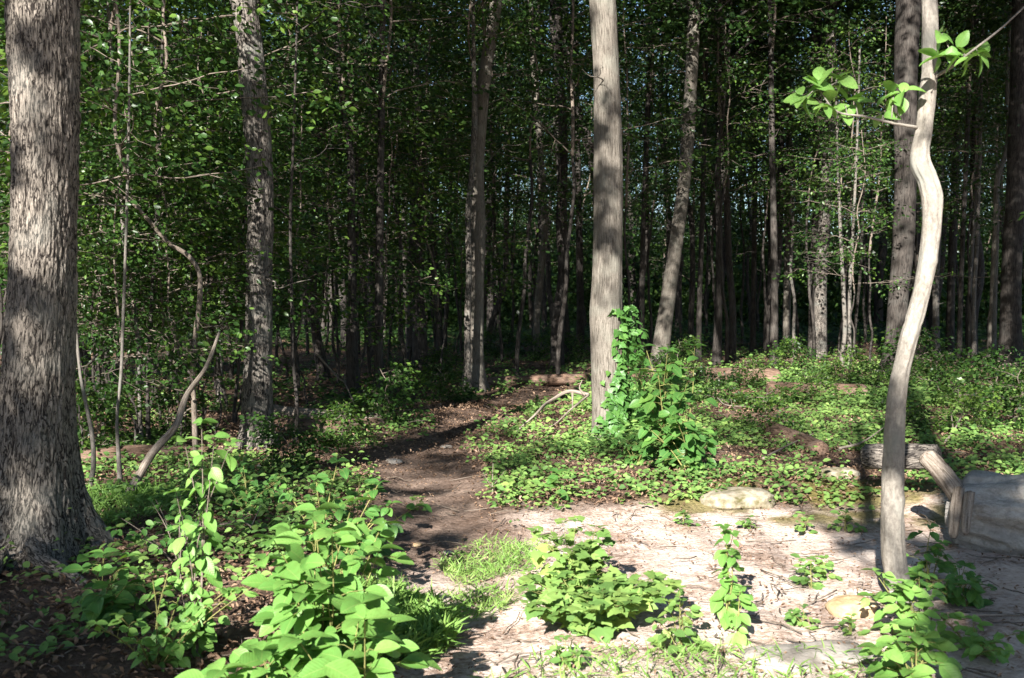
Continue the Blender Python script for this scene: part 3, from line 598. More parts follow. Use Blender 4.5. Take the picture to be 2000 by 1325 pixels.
r = np.random.default_rng(55); ET = [(-9.5, -13), (-9, -18), (-12.5, -7), (-1.5, -14.5), (-14, -1), (2.5, -17)]
tgt = []
def shade(x0, x1, y0, y1, n, dist=20, d=None, rad=.3, nl=18, lf=.13):
    for k in range(n):
        px, py = r.uniform(x0, x1), r.uniform(y0, y1)
        p = G(px, py) if d is None else P(px, py, d)
        c = p + SUN * (dist + r.uniform(-3, 3)); tgt.append((c, rad * r.uniform(.6, 1.3), int(nl * 2.2), lf))
shade(-120, 300, 1080, 1340, 60, 16, rad=.22); shade(270, 380, 1180, 1330, 5, 16, rad=.2)
shade(150, 560, 860, 1060, 30, 20, rad=.27); shade(560, 760, 800, 960, 14, 20, rad=.27)
shade(760, 1090, 790, 930, 34, 20, rad=.28); shade(740, 900, 960, 1060, 8, 18, rad=.18)
shade(540, 900, 680, 790, 44, 23, rad=.45); shade(140, 480, 700, 850, 24, 23, rad=.4)
shade(1150, 1700, 730, 900, 9, 22, rad=.3); shade(1260, 1400, 780, 930, 5, 20, rad=.3)
shade(1880, 2080, 1080, 1340, 62, 13, rad=.22); shade(1860, 2080, 830, 1100, 34, 16, rad=.25); shade(1600, 1690, 1030, 1070, 2, 14, rad=.1)
for a, b, x0, x1, n in [(-20, 60, 10, 150, 6), (150, 220, 90, 150, 3), (335, 385, 10, 150, 8), (565, 600, 10, 90, 6), (600, 635, 80, 150, 4), (700, 725, 20, 100, 5), (820, 960, -20, 150, 18)]: shade(x0, x1, a, b, n, 10, 6.8, .085, 18, .08)
shade(470, 540, 180, 860, 22, 18, 12, .2); shade(1165, 1215, 110, 165, 2, 15, 13, .1, 16, .09); shade(1150, 1215, 340, 560, 14, 15, 13, .22)
shade(1160, 1190, 660, 780, 2, 13, 13, .1, 12, .08); shade(1800, 1835, 30, 70, 2, 11, 5.6, .05, 10, .06); shade(1790, 1830, 300, 330, 2, 11, 5.6, .05, 10, .06); shade(1740, 1775, 800, 1000, 3, 12, 5.6, .09, 12, .07)
own = [[] for _ in ET]
for c, ra, nl, lf in tgt: own[int(np.argmin([abs(c[0] - a) + .5 * abs(c[1] - b) for a, b in ET]))].append((c, ra, nl, lf))
for (ex, ey), L in zip(ET, own):
    if len(L) < 2: continue
    g0 = float(gh(ex, ey)); org = np.array([ex, ey, g0]); top = max([c[2] for c, *_ in L] + [8]) + .5
    t = thing('shadow_casting_tree', 'unseen tree added behind the viewer, its leaves placed to shade ground and trunks', 'tree', org, 'trees added behind the viewer for their shade')
    s = spline(np.array([[0, 0, -.2, .2], [.15, .1, top * .5 - g0, .13], [0, .2, top - g0, .03]]), 40); link('trunk', mesh('trunk', [tube(s[:, :3], s[:, 3], 10)], M['far']), t)
    br, lv = [], []
    for c, ra, nl, lf in L:
        c = c - org; h = max(c[2] - .25 * np.hypot(c[0], c[1]), 2.5); k = int(np.argmin(abs(s[:, 2] - h))); p = s[k, :3]
        if not br or r.random() < .4: br.append(tube(spline(np.array([p, (p + c) / 2 + r.normal(0, .12, 3), c]), 10), np.linspace(.022, .006, 10), 5))
        q = r.normal(0, ra * .55, (nl, 3)) * [1.2, 1.2, .6]
        lv.append(leaves(DIAM, c + q, rand_dir(nl, r), SUN + r.normal(0, .6, (nl, 3)), lf * r.uniform(.7, 1.3, nl)))
    link('branches', mesh('branches', br, M['twig']), t); link('crown', mesh('crown', lv, M['canopy']), t)
b0 = G(1700, 1080) - np.array([math.sin(SUN_AZ), math.cos(SUN_AZ), 0]) * 8.3; b0[2] = float(gh(b0[0], b0[1]))  # stem added and bent to place the long strip shadow by the young tree
t = thing('shadow_casting_tree', 'slender bare stem added behind the viewer, bent to cast the long shadow beside the young tree', 'tree', b0)
link('trunk', mesh('trunk', [tube(spline(np.array([[1.4, 0, -.1], [1.2, 0, 2.4], [.6, 0, 3.6], [.08, 0, 4.35], [0, 0, 5.2], [-.05, 0, 7.8]]), 50), np.linspace(.085, .05, 50), 10)] + twigs_on(np.column_stack([np.zeros((20, 2)), np.linspace(0, 7.6, 20)]), np.zeros(3), 4, 8, 5, 7.5, .5, .008), M['far']), t)

# ------------------------------------------------------------ ground cover, litter, grass
def scatter(n, x0, x1, y0, y1, fn, r, near=False):
    y = r.uniform(y0, y1, n) if not near else y0 + (y1 - y0) * r.random(n) ** 1.6; x = r.uniform(-1, 1, n) * (y * .56 + .6)
    m = (x > x0) & (x < x1); x, y = x[m], y[m]; m = r.random(len(x)) < fn(x, y); return x[m], y[m]
def cov(x, y):
    b = bare(x, y); patch = ss(.36, .6, fbm(x * .8, y * .8, s=91)); pd = path_dist(x, y)
    right = ss(0, .5, x + 1.4 - .04 * y) * (pd > .5) * ss(.42, .54, fbm(x * 1.5, y * 1.5, s=93)); patch = patch * ss(.40, .54, fbm(x * 1.7, y * 1.7, s=92)) * (1 - .6 * (x < -.6) * (y < 7.5))
    far = ss(14, 24, y); lowl = (x < -.4 - .0 * y) * (1 - ss(7.5, 9.5, y))
    return np.clip((1 - b) ** 1.5 * (1 - .45 * lowl) * (patch * .75 + .45 * right * (1 - .5 * far)) * ss(.15, .55, pd), 0, 1)
def plants(x, y, r, nl, hmax, leaf, tpl, hmin=.02):
    n = len(x); z = gh(x, y); h = hmin + hmax * r.random(n) ** 1.6
    base = np.stack([x, y, z + h], -1); az = (r.random((n, 1)) * 6.28 + np.arange(nl) * 6.28 / nl + r.normal(0, .4, (n, nl)))
    d = np.stack([np.cos(az), np.sin(az), r.normal(.05, .3, (n, nl))], -1)
    pos = (base[:, None] + d * leaf * .25 + np.array([0, 0, 1.]) * r.normal(0, .3, (n, nl, 1)) * h[:, None, None]).reshape(-1, 3)
    nr = np.array([0, 0, 1.]) + SUN * .7 + r.normal(0, .4, (n * nl, 3))
    return leaves(tpl, pos, d.reshape(-1, 3), nr, leaf * r.uniform(.5, 1.3, n * nl))
r = np.random.default_rng(81); parts = []
x, y = scatter(4200, -9, -.45, 4.3, 9.5, lambda a, b: ss(.46, .58, fbm(a * 1.4, b * 1.4, s=96)) * .8 * (path_dist(a, b) > .4) * np.where(b < 6.2, .35, 1), r); parts.append(plants(x, y, r, 6, .20, .055, OVAL, .03))
x, y = scatter(30000, -9, 9, 4.6, 16, cov, r); parts.append(plants(x, y, r, 4, .10, .055, OVAL))
x, y = scatter(9000, -9, 9, 6, 16, lambda a, b: cov(a, b) * ss(.5, .65, fbm(a * .6, b * .6, s=95)), r); parts.append(plants(x, y, r, 5, .17, .07, OVAL, .04))
x, y = scatter(34000, -30, 30, 15, 38, lambda a, b: cov(a, b) * (1 - .6 * ss(21, 27, b)) * (1 - .6 * (a < -.05 * b)), r); parts.append(plants(x, y, r, 4, .16, .10, DIAM))
tag(link('ground_cover', mesh('ground_cover', parts, M['cover'])), 'low leafy ground cover over the wood floor', 'ground cover', kind='stuff'); parts = []
x, y = scatter(9000, -12, -.6, 15, 30, cov, r); parts.append(plants(x, y, r, 4, .3, .12, DIAM))
x, y = scatter(26000, -50, 50, 38, 85, lambda a, b: .8 + 0 * a, r); parts.append(plants(x, y, r, 4, .55, .2, DIAM))
tag(link('undergrowth', mesh('undergrowth', parts, M['canopy'])), 'darker undergrowth on the shaded floor deep in the wood', 'undergrowth', kind='stuff')
x, y = scatter(70000, -12, 12, 3.6, 18, lambda a, b: (.25 + .5 * vn(a * 2, b * 2, s=97)) * (1 - .6 * bare(a, b)) + .25 * (1 - bare(a, b)), r)
x2, y2 = scatter(26000, -30, 30, 17, 45, lambda a, b: .8 + 0 * a, r)
x = np.append(x, x2); y = np.append(y, y2); big_ = np.where(y > 17, 1.7, 1.)
pos = np.stack([x, y, gh(x, y) + .012 + .018 * r.random(len(x))], -1); dr = rand_dir(len(x), r) * [1, 1, .25]
sz = r.uniform(.015, .05, len(x)) * big_ * (1 - .45 * bare(x, y))
tag(link('leaf_litter', mesh('leaf_litter', [leaves(CURL, pos, dr, np.array([0, 0, 1.]) + r.normal(0, .6, (len(x), 3)), sz)], M['litter'])), 'dry brown leaves scattered over the ground', 'leaf litter', kind='stuff')
# loose twigs
tw = []
for k in range(1100):
    yy = 4.2 + 22 * r.random() ** 1.5; xx = r.uniform(-1, 1) * yy * .52; L = r.uniform(.05, .35); a = r.random() * 6.28
    t_ = np.linspace(-.5, .5, 4)[:, None]; p = np.array([xx, yy, 0]) + t_ * L * np.array([math.cos(a), math.sin(a), 0]) + r.normal(0, .012, (4, 3)); p[:, 2] = gh(p[:, 0], p[:, 1]) + .015 + abs(p[:, 2])
    tw.append(tube(p, [.004, .004, .003, .002], 4))
tag(link('twig_litter', mesh('twig_litter', tw, M['dead'])), 'small broken twigs strewn over the ground', 'twigs', kind='stuff')
def grass(label, px, py, rx, ry, n, h, seed, nm='grass_patch'):
    r = np.random.default_rng(seed); c = G(px, py); a = r.random(n) * 6.28; q = np.sqrt(r.random(n)) * (.75 + .5 * vn(np.cos(a) * 2 + 9, np.sin(a) * 2 + 9, s=seed))
    x, y = c[0] + rx * q * np.cos(a), c[1] + ry * q * np.sin(a); d = rand_dir(n, r) * [1, 1, .2] + [0, 0, .7]
    pos = np.stack([x, y, gh(x, y) + .0 + h * .6 * r.random(n) ** 1.5], -1)
    tag(link(nm, mesh(nm, [leaves(BLADE, pos, d, rand_dir(n, r) + [0, 0, .8], h * r.uniform(.4, 1.1, n) * 1.1)], M['grass'])), label, 'grass', kind='stuff')
grass('tall fine grass tuft right of the broad leaved foreground plant', 735, 1230, .42, .55, 5200, .13, 1)
grass('thin short grass patch in the bare earth beside the path', 960, 1105, .36, .5, 1500, .07, 2)
grass('short grass at the bottom edge of the picture under the weeds', 1330, 1320, .8, .3, 800, .08, 3)
grass('short grass under the spreading vine plant', 930, 1190, .25, .3, 500, .08, 4)
grass('fine feathery growth at the foot of the massive oak', 230, 990, .55, .7, 3200, .10, 5)

# ------------------------------------------------------------ single plants
def plant(name, label, base, H, stems, nleaf, leaf, tpl, m, seed, spread=.4, droop=.2, cat='plant', thick=.006, group=None, lean=(0, 0), side=True, tree_m='stem', bare_to=.15):
    r = np.random.default_rng(seed); st, pos, dr, nr, sz = [], [], [], [], []
    for k in range(stems):
        az = r.random() * 6.28; h = H * r.uniform(.55, 1) if k else H; sp = spread * r.uniform(.3, 1) * (k > 0)
        q = np.array([[0, 0, -.03], [math.cos(az) * sp * .4 + lean[0] * .3, math.sin(az) * sp * .4 + lean[1] * .3, h * .5], [math.cos(az) * sp + lean[0], math.sin(az) * sp + lean[1], h]])
        q[1:] += r.normal(0, .03 * H, (2, 3)); s = spline(q, 16); st.append(tube(s, np.linspace(thick, thick * .35, 16), 6))
        for j in range(nleaf):
            u = bare_to + (1 - bare_to) * (j + r.random() * .6) / nleaf; p = s[min(int(u * 15), 15)]; a = j * 2.4 + r.normal(0, .5); b_len = leaf * r.uniform(.3, 1.5) * (1 - .5 * u) if side else leaf * .15
            o = np.array([math.cos(a), math.sin(a), r.uniform(0, .5)]); e = p + o * b_len
            st.append(tube(np.stack([p, (p + e) / 2 + [0, 0, .01], e]), [thick * .4, thick * .3, .001], 4, cap=False))
            m_ = 1 if not side else r.integers(1, 4)
            for z in range(m_):
                aa = a + r.normal(0, .7); f = e if z == 0 else p + (e - p) * r.uniform(.4, .9)
                pos.append(f); dr.append([math.cos(aa), math.sin(aa), r.normal(-droop, .3)]); nr.append(np.array([0, 0, 1.]) + SUN * 1.1 + r.normal(0, .3, 3)); sz.append(leaf * r.uniform(.5, 1.15) * (1.05 - .3 * u))
        for z in range(3):
            aa = z * 2.1 + r.random(); pos.append(s[-1]); dr.append([math.cos(aa), math.sin(aa), .15]); nr.append(np.array([0, 0, 1.]) + r.normal(0, .3, 3)); sz.append(leaf * .7)
    t = thing(name, label, cat, base, group)
    link('stem', mesh('stem', st, M[tree_m]), t); link('foliage', mesh('foliage', [leaves(tpl, pos, np.array(dr), np.array(nr), np.array(sz))], M[m]), t)
    return t
def at(px, py, d): p = P(px, py, d); return (p[0], p[1], float(gh(p[0], p[1])))
def gp(px, py): return tuple(G(px, py))
plant('broad_leaved_shrub', 'bright green shrub with large oval leaves filling the lower left foreground', at(620, 1325, 4.3), .74, 14, 9, .15, BIG, 'bright', 11, .42, .15, 'shrub', .005)
plant('broad_leaved_shrub', 'low sprawl of large pale green leaves at the bottom edge left of the sandstone', at(520, 1325, 3.8), .36, 9, 8, .15, BIG, 'bright', 12, .36, .15, 'shrub', .005)
plant('broad_leaved_shrub', 'leafy shoot with the biggest leaves, arching right over the fine grass tuft', at(690, 1325, 3.9), .52, 4, 7, .18, BIG, 'bright', 112, .22, .1, 'shrub', .005)
plant('spindly_weed', 'tall spindly weed with drooping yellow green leaves in front of the arching sapling', at(385, 1250, 4.75), 1.06, 6, 17, .105, BIG, 'bright', 13, .2, .6, 'weed', .004, side=False, tree_m='twig')
plant('leafy_shrub', 'mid green bush with reddish tip behind the bright foreground shrub', at(650, 1130, 5.7), .74, 8, 11, .095, BIG, 'deep', 14, .38, .3, 'shrub', .006)
plant('leafy_shrub', 'dark leaved bush at the left edge of the path', at(705, 1040, 6.9), .5, 7, 9, .10, BIG, 'deep', 15, .45, .3, 'shrub', .006)
plant('leafy_shrub', 'small leaved tangled bush left of the bright foreground shrub', at(300, 1290, 4.6), .42, 9, 10, .07, BIG, 'bright', 16, .5, .3, 'shrub', .004)
plant('leafy_shrub', 'shaded plant with large dark leaves in front of the oak roots', at(205, 1200, 5.3), .38, 6, 6, .13, BIG, 'deep', 17, .35, .25, 'shrub', .005)
plant('leafy_shrub', 'sparse low bush between the oak roots and the spindly weed', at(350, 1090, 6.4), .42, 7, 8, .075, BIG, 'deep', 18, .5, .3, 'shrub', .005, tree_m='twig')
plant('leafy_shrub', 'low dark bush behind the spindly weed at the foot of the rough barked tree', at(480, 1000, 7.9), .38, 8, 8, .08, BIG, 'deep', 19, .6, .3, 'shrub', .005)
plant('tall_broad_leaved_shrub', 'tall shrub with big glossy leaves right beside the ivy clad trunk', at(1308, 925, 9.6), 1.15, 7, 12, .175, BIG, 'deep', 21, .52, .3, 'shrub', .009)
plant('tall_broad_leaved_shrub', 'lower spreading half of the glossy leaved growth, right of the tall shrub', at(1345, 925, 9.3), .6, 6, 8, .16, BIG, 'deep', 22, .45, .3, 'shrub', .008)
plant('leafy_shrub', 'low bush at the foot of the ivy clad trunk on its right', at(1243, 905, 10.4), .34, 7, 8, .10, BIG, 'deep', 23, .35, .3, 'shrub', .006)
plant('vine_plant', 'spreading mound of lobed vine leaves in the sunny bare earth', at(1150, 1245, 5.25), .26, 26, 12, .10, LOBE, 'cover', 24, .46, .15, 'vine plant', .003)
plant('vine_plant', 'upright tuft of lobed leaves rising behind the vine mound', at(1120, 1180, 5.65), .46, 12, 9, .09, LOBE, 'cover', 25, .25, .15, 'vine plant', .003)
plant('broad_leaved_seedling', 'single dark green seedling in the ground cover right of the path', gp(1090, 985), .26, 2, 4, .15, BIG, 'deep', 26, .1, .45, 'seedling', .005, side=False)
plant('nettle_weed', 'tall narrow pale weed standing in the bare earth', gp(1415, 1225), .48, 3, 16, .095, BIG, 'bright', 27, .05, .35, 'weed', .005, side=False)
plant('nettle_weed', 'pale weed with pointed leaves just in front of the tall narrow weed', gp(1442, 1260), .28, 2, 8, .09, BIG, 'bright', 28, .06, .3, 'weed', .004, side=False)
plant('nettle_weed', 'bushy weed left of the tall narrow pale weed', gp(1328, 1275), .30, 4, 8, .075, OVAL, 'cover', 29, .16, .2, 'weed', .004)
for k, (px, py, h, l, lab) in enumerate([
    (1585, 1150, .16, .07, 'small weed in bare earth midway between the tall weed and the young tree'), (1610, 1130, .12, .06, 'small weed left of the long tree shadow'),
    (1568, 1045, .15, .07, 'star shaped weed on the mossy edge of the bare earth'), (1650, 1040, .14, .08, 'weed with dark pointed leaves beside the long tree shadow'),
    (1335, 1028, .10, .06, 'little weed on the bare earth near the middle'), (1465, 1035, .09, .06, 'tiny weed in front of the mossy rock'),
    (1570, 1225, .10, .06, 'small weed left of the flat sandstone'), (1660, 1245, .08, .05, 'line of seedlings in front of the flat sandstone'), (1105, 1310, .14, .06, 'lone seedling at the bottom edge'),
    (815, 1000, .13, .06, 'small seedling on the left of the path'), (1035, 1150, .12, .06, 'small weed between grass and vine mound')]):
    plant('small_weed', lab, gp(px, py), h, 3, 5, l, OVAL, 'cover', 40 + k, .09, .1, 'weed', .003, 'small weeds on the bare earth')
plant('leafy_weed', 'bushy bright weed at the foot of the pale young tree', at(1795, 1285, 4.95), .32, 7, 8, .095, BIG, 'bright', 61, .3, .2, 'weed', .005)
plant('leafy_weed', 'large leaved weed at the bottom edge below the pale young tree', at(1790, 1330, 4.35), .24, 6, 6, .12, BIG, 'bright', 62, .28, .2, 'weed', .005)
plant('leafy_weed', 'upright weed right of the pale young tree foot', at(1815, 1150, 5.9), .33, 4, 8, .09, BIG, 'deep', 63, .18, .2, 'weed', .005)
plant('leafy_weed', 'spreading weed in the shade right of the pale young tree', at(1880, 1200, 5.5), .22, 7, 7, .08, BIG, 'deep', 64, .38, .2, 'weed', .004)
plant('leafy_weed', 'trailing weed at the bottom right corner', at(1900, 1290, 4.8), .16, 6, 6, .075, BIG, 'bright', 65, .35, .2, 'weed', .004)
def shrub(px, py, pr, k, label, group=None):
    b = G(px, py); t = thing('woodland_bush', label, 'bush', tuple(b), group, rr.random() * 6.28, k)
    link('branches', pr[0], t); link('foliage', pr[1], t)
for k, (px, py, s, lab) in enumerate([
    (768, 832, .85, 'round bush left of the path below the brown slender trunk'), (1395, 790, .8, 'bush in the sunny ground cover right of the tall shrub'), (1270, 760, .9, 'bush between the ivy clad trunk and the leaning trunk'),
    (1470, 760, .75, 'bush below the dark gap in front of the brown log'), (1500, 850, .8, 'bright bush in the middle of the sunny slope'), (1580, 790, .7, 'yellow green bush by the small brown log'),
    (1660, 760, 1.0, 'bush catching sun below the pale pair of poles'), (1720, 770, .8, 'bush touching the shaded trunk foot'), (1850, 780, 1.1, 'bush behind the large grey log'), (1930, 800, 1.2, 'dark bush near the right edge behind the log'),
    (1990, 840, 1.1, 'bush at the right edge above the large grey log'), (1880, 850, .8, 'sunny low growth between the logs at right'), (1760, 850, .7, 'bush behind the cut log end'), (1060, 705, 1.0, 'far bush where the path disappears'),
    (1120, 710, .9, 'far bush left of the ivy clad trunk'), (880, 790, .7, 'small bush at the foot of the forked tree'), (860, 740, .8, 'shaded bush left of the forked tree'), (980, 700, 1.1, 'far bush beyond the reddish bank log'),
    (560, 930, .6, 'low bush right of the rough barked tree foot'), (660, 880, .6, 'low bush in the shade above the path edge'), (200, 900, .8, 'bush beside the massive oak near the pale stems'), (320, 860, .7, 'bush behind the leaning dead pole'),
    (150, 880, .9, 'bush half hidden by the massive oak'), (1790, 740, 1.1, 'bush right of the shaded trunk foot'), (1330, 740, .9, 'bush at the foot of the leaning trunk'), (1540, 735, .9, 'bush before the twin trunks')]):
    shrub(px, py, SHR[k % 3], s * (.62 if px > 1240 and py > 745 else .8), lab)

# ivy on the middle trunk
r = np.random.default_rng(33); ct = P(1187, 700, G(1190, 862)[1]); D = ct[1]; Rt = 60 / 2 / F * D
pos, dr, nr = [], [], []
for k in range(1500):
    v = r.random(); py = 900 - 300 * v ** .9; wv = .5 + .5 * math.sin(py / 38.)
    c = {0: 1205, 1: 1222}[0] + (12 if py > 700 else 14) + r.normal(0, 17 if py > 720 else (8 + 6 * wv))
    if py < 760 and r.random() < .68: continue
    u = np.clip((c - 1187) / 30, -1.4, 1.6); ang = math.asin(np.clip(u, -1, 1)); ex = max(abs(u) - 1, 0) * Rt
    xx = ct[0] + math.sin(ang) * (Rt + .03 + ex) + ex * np.sign(u); yy = D - math.cos(ang) * (Rt + .02 + .05 * r.random())
    p = P(c, py, D); pos.append([xx, yy, p[2]]); nn = np.array([math.sin(ang), -math.cos(ang), .35]); nr.append(nn + r.normal(0, .35, 3)); dr.append(np.array([r.normal(0, .6), -.2, -.6 + r.normal(0, .4)]))
t = thing('ivy_vine', 'ivy creeper climbing the lower right side of the tall straight grey trunk', 'ivy', (ct[0], D, float(gh(ct[0], D))))
org = np.array(t.location)
st = []
for s0 in (1208, 1218, 1226):
    q = np.array([[ct[0] + math.sin(math.asin(np.clip((s0 + 6 * math.sin(py / 40) - 1187) / 34, -1, 1))) * (Rt + .012), D - math.cos(math.asin(np.clip((s0 + 6 * math.sin(py / 40) - 1187) / 34, -1, 1))) * (Rt + .015), P(1187, py, D)[2]] for py in range(870, 620, -25)]) - org
    st.append(tube(spline(q, 30), np.linspace(.012, .004, 30), 6))
link('stem', mesh('stem', st, M['twig']), t)
link('foliage', mesh('foliage', [leaves(LOBE, np.array(pos) - org, np.array(dr), np.array(nr), r.uniform(.05, .11, len(pos)))], M['deep']), t)

# leafy twigs on the pale young tree (parts of it)
st_, = [o for o in col.objects if o.name == 'young_beech_tree']; so = np.array(st_.location); dS = float(P(1763, 1192, 1)[1]) and G(1763, 1192)[1]
def leafy_twig(pxs, clusters, seed, ls):
    r = np.random.default_rng(seed); q = np.array([P(x, y, dS + o) for x, y, o in pxs]) - so; s = spline(q, 24); tb = [tube(s, np.linspace(.009, .003, 24), 6)]
    pos, dr, nr, sz = [], [], [], []
    for x, y, o, n, a0 in clusters:
        c = P(x, y, dS + o) - so; i = int(np.argmin(np.linalg.norm(s - c, axis=1))); tb.append(tube(np.stack([s[i], (s[i] + c) / 2 + [0, 0, .01], c]), [.004, .003, .002], 4))
        for k in range(n):
            a = R(a0 + (k - n / 2) * 300 / n + r.normal(0, 15)); pos.append(c + r.normal(0, .012, 3)); dr.append([math.cos(a), r.normal(0, .5), math.sin(a) * .8 - .1]); nr.append(np.array([0, -.5, 1.]) + r.normal(0, .4, 3)); sz.append(ls * r.uniform(.7, 1.15))
    o = link('branch', mesh('branch', tb, M['smooth']), st_); link('foliage', mesh('foliage', [leaves(BIG, pos, np.array(dr), np.array(nr), np.array(sz))], M['bright']), o)
leafy_twig([(1795, 250, 0), (1740, 240, -.1), (1690, 228, -.15), (1630, 215, -.2), (1600, 175, -.2)],
           [(1600, 165, -.22, 6, 120), (1575, 190, -.2, 6, 180), (1610, 205, -.2, 5, 250), (1650, 205, -.15, 4, 100), (1670, 200, -.12, 4, 10), (1725, 225, -.1, 3, 200), (1760, 180, -.1, 6, 160), (1745, 190, -.1, 5, 10), (1635, 160, -.2, 4, 60)], 3, .105)
leafy_twig([(1826, 150, 0), (1860, 130, -.15), (1905, 95, -.3), (1950, 60, -.3), (2010, 5, -.3)],
           [(1835, 110, -.2, 5, 170), (1860, 100, -.2, 5, 60), (1880, 110, -.25, 4, 300), (1910, 105, -.3, 6, 330), (1840, 65, -.15, 3, 20)], 4, .11)

# ------------------------------------------------------------ logs, fallen branches, stones
def log(name, label, a, b, r0, r1, material, mid=None, nside=28, cat='log', stubs=(), lumps=.16, sink=.25, rings=60, blunt=1):
    a = np.array(a, float); b = np.array(b, float); a[2] += r0 * (1 - sink * 2); b[2] += r1 * (1 - sink * 2)
    org = (a + b) / 2; pts = [a] + ([np.array(mid, float)] if mid is not None else []) + [b]
    s = spline(np.array(pts), rings) - org; rad = np.linspace(r0, r1, rings); sd = int(abs(a[0] * 977)) % 500
    ends = np.minimum(np.arange(rings), np.arange(rings)[::-1]); rad = rad * np.clip(1 - ((blunt + .6 - np.minimum(ends, blunt)) / (blunt + 1)) ** 2, .35, 1) if blunt > 1 else rad * np.where(ends == 0, .86, np.where(ends == 1, .96, 1))
    v = tube(s, rad, nside, lambda A, l, q: (fbm(np.cos(A) * 1.6 + 7, np.sin(A) * 1.6 + 7, l * 1.6 / max(r0 * 6, .5) + A * 0, s=sd) - .5) * q * lumps * 2 + (fbm(np.cos(A) * 6 + 7, np.sin(A) * 6 + 7, l * 2 + A * 0, s=sd + 3) - .5) * q * (.3 if blunt > 1 else .12))
    t = thing(name, label, cat, org); link('trunk', mesh('trunk', [v], M[material]), t)
    for p, q, ra, rb in stubs:
        st = spline(np.array([p, (np.array(p) + q) / 2 + [.0, 0, .02], q], float), 16) - org
        link('stub', mesh('stub', [tube(st, np.linspace(ra, rb, 16) * np.where(np.arange(16) == 15, .5, 1), 18, lambda A, l, w_: (fbm(np.cos(A) * 2 + 7, np.sin(A) * 2 + 7, l * 5 + A * 0, s=9) - .5) * w_ * 1.1)], M['dead']), t)
    return t
a = G(1870, 1095); b = G(2150, 1130)
d0 = 6.75
A0 = np.array([P(1850, 1000, 7.1)[0], 7.1, 0]); B0 = np.array([A0[0] + 1.9, 5.9, 0])
A0[2] = P(1850, 925, 7.1)[2] - .25; B0[2] = A0[2] - .10
log('fallen_tree', 'huge barkless grey fallen trunk at the right edge, its stub pointing up left', A0, B0, .27, .42, 'grey_log', nside=110, sink=.5, lumps=.42, rings=140, blunt=8,
    stubs=[(P(1885, 985, 7.0), P(1802, 886, 7.1), .085, .05), (P(1872, 955, 6.85), P(1862, 1052, 6.72), .04, .028), (P(1893, 965, 6.75), P(1886, 1045, 6.6), .035, .022)])
log('sawn_log', 'grey log lying level behind the pale young tree, its end cut', P(1690, 897, 8.4) - [0, 0, .09], P(1832, 893, 8.0) - [0, 0, .09], .10, .095, 'tree', sink=0, lumps=.3)
log('rotting_log', 'reddish rotten log lying across the far end of the path', G(935, 758), G(1150, 745), .13, .10, 'log', mid=G(1050, 750) + [0, 0, .07], lumps=.35)
log('rotting_log', 'brown log on the bank behind the sunny ground cover, left of the twin trunks', G(1365, 757), G(1520, 752), .24, .2, 'log')
log('rotting_log', 'long brown log right behind the bright bush, ending near the shaded trunk', G(1500, 775), G(1690, 772), .16, .12, 'log')
log('rotting_log', 'short split log with bare pink wood in the sunny ground cover', G(1505, 850), G(1605, 890), .11, .09, 'log')
log('rotting_log', 'dark log lying in the shade behind the pale stems beside the oak', G(110, 915), G(440, 890), .09, .06, 'log', mid=G(280, 897) + [0, 0, .06], lumps=.35)
log('weathered_log', 'pale barkless log on the ground between the rough barked tree and the slim trunk', G(520, 812), G(745, 830), .11, .08, 'dead')
log('rotting_log', 'dark thick log behind the low shade bushes above the path', G(540, 845), G(745, 838), .12, .09, 'log', mid=G(640, 846) + [0, 0, .05], lumps=.35)
# leaning dead pole
lp = [P(242, 948, 8.4), P(300, 882, 8.6), P(343, 832, 8.8), P(362, 778, 9.0), P(400, 722, 9.3), P(428, 650, 9.7)]; lp[0][2] = float(gh(lp[0][0], lp[0][1])) - .03
o_ = lp[0].copy(); t = thing('leaning_pole', 'pale dead crooked pole leaning to the right beside the massive oak', 'dead tree', o_)
link('trunk', mesh('trunk', [tube(spline(np.array(lp) - o_, 60), np.linspace(.038, .014, 60), 16, lambda A, l, q: (fbm(np.cos(A) * 2 + 7, np.sin(A) * 2 + 7, l * 4 + A * 0, s=9) - .5) * q * .35)], M['dead']), t)
def branch(name, label, main, sides, r0, material='dead', cat='branch'):
    """points given as (px, py, height above the ground)"""
    def W(p): g = G(p[0], p[1]); return g + [0, 0, p[2]]
    m = np.array([W(p) for p in main]); org = m[0].copy(); t = thing(name, label, cat, org)
    link('branch', mesh('branch', [tube(spline(m - org, 40), np.linspace(r0, r0 * .35, 40), 9, lambda A, l, q: (fbm(np.cos(A) * 2, np.sin(A) * 2, l * 6 + A * 0, s=4) - .5) * q * .4)], M[material]), t)
    for s in sides:
        q = np.array([W(p) for p in s]) - org; link('side_branch', mesh('side_branch', [tube(spline(q, 20), np.linspace(r0 * .6, r0 * .2, 20), 7)], M[material]), t)
branch('fallen_branch', 'curved grey fallen branch arching over the ground cover left of the ivy clad trunk', [(1150, 835, .42), (1110, 835, .47), (1080, 838, .38), (1040, 850, .22), (1005, 850, .02)],
       [[(1150, 835, .42), (1110, 848, .28), (1080, 850, .12), (1048, 846, .03)], [(1143, 836, .42), (1132, 836, .52), (1137, 836, .62)], [(1118, 836, .46), (1118, 840, .25)]], .028)
branch('fallen_branch', 'thin stick lying across the sunny ground cover left of the young tree', [(1640, 893, .08), (1680, 885, .1), (1728, 870, .2)], [[(1665, 888, .09), (1650, 875, .1)]], .015)
branch('fallen_branch', 'long straight stick at right lying level by the young tree foot', [(1838, 1212, .02), (1920, 1215, .03), (2010, 1218, .03)], [], .012)
branch('fallen_branch', 'pale stick beside the pink split log', [(1490, 905, .04), (1540, 885, .08), (1590, 868, .12)], [[(1540, 885, .08), (1530, 870, .1)]], .013)
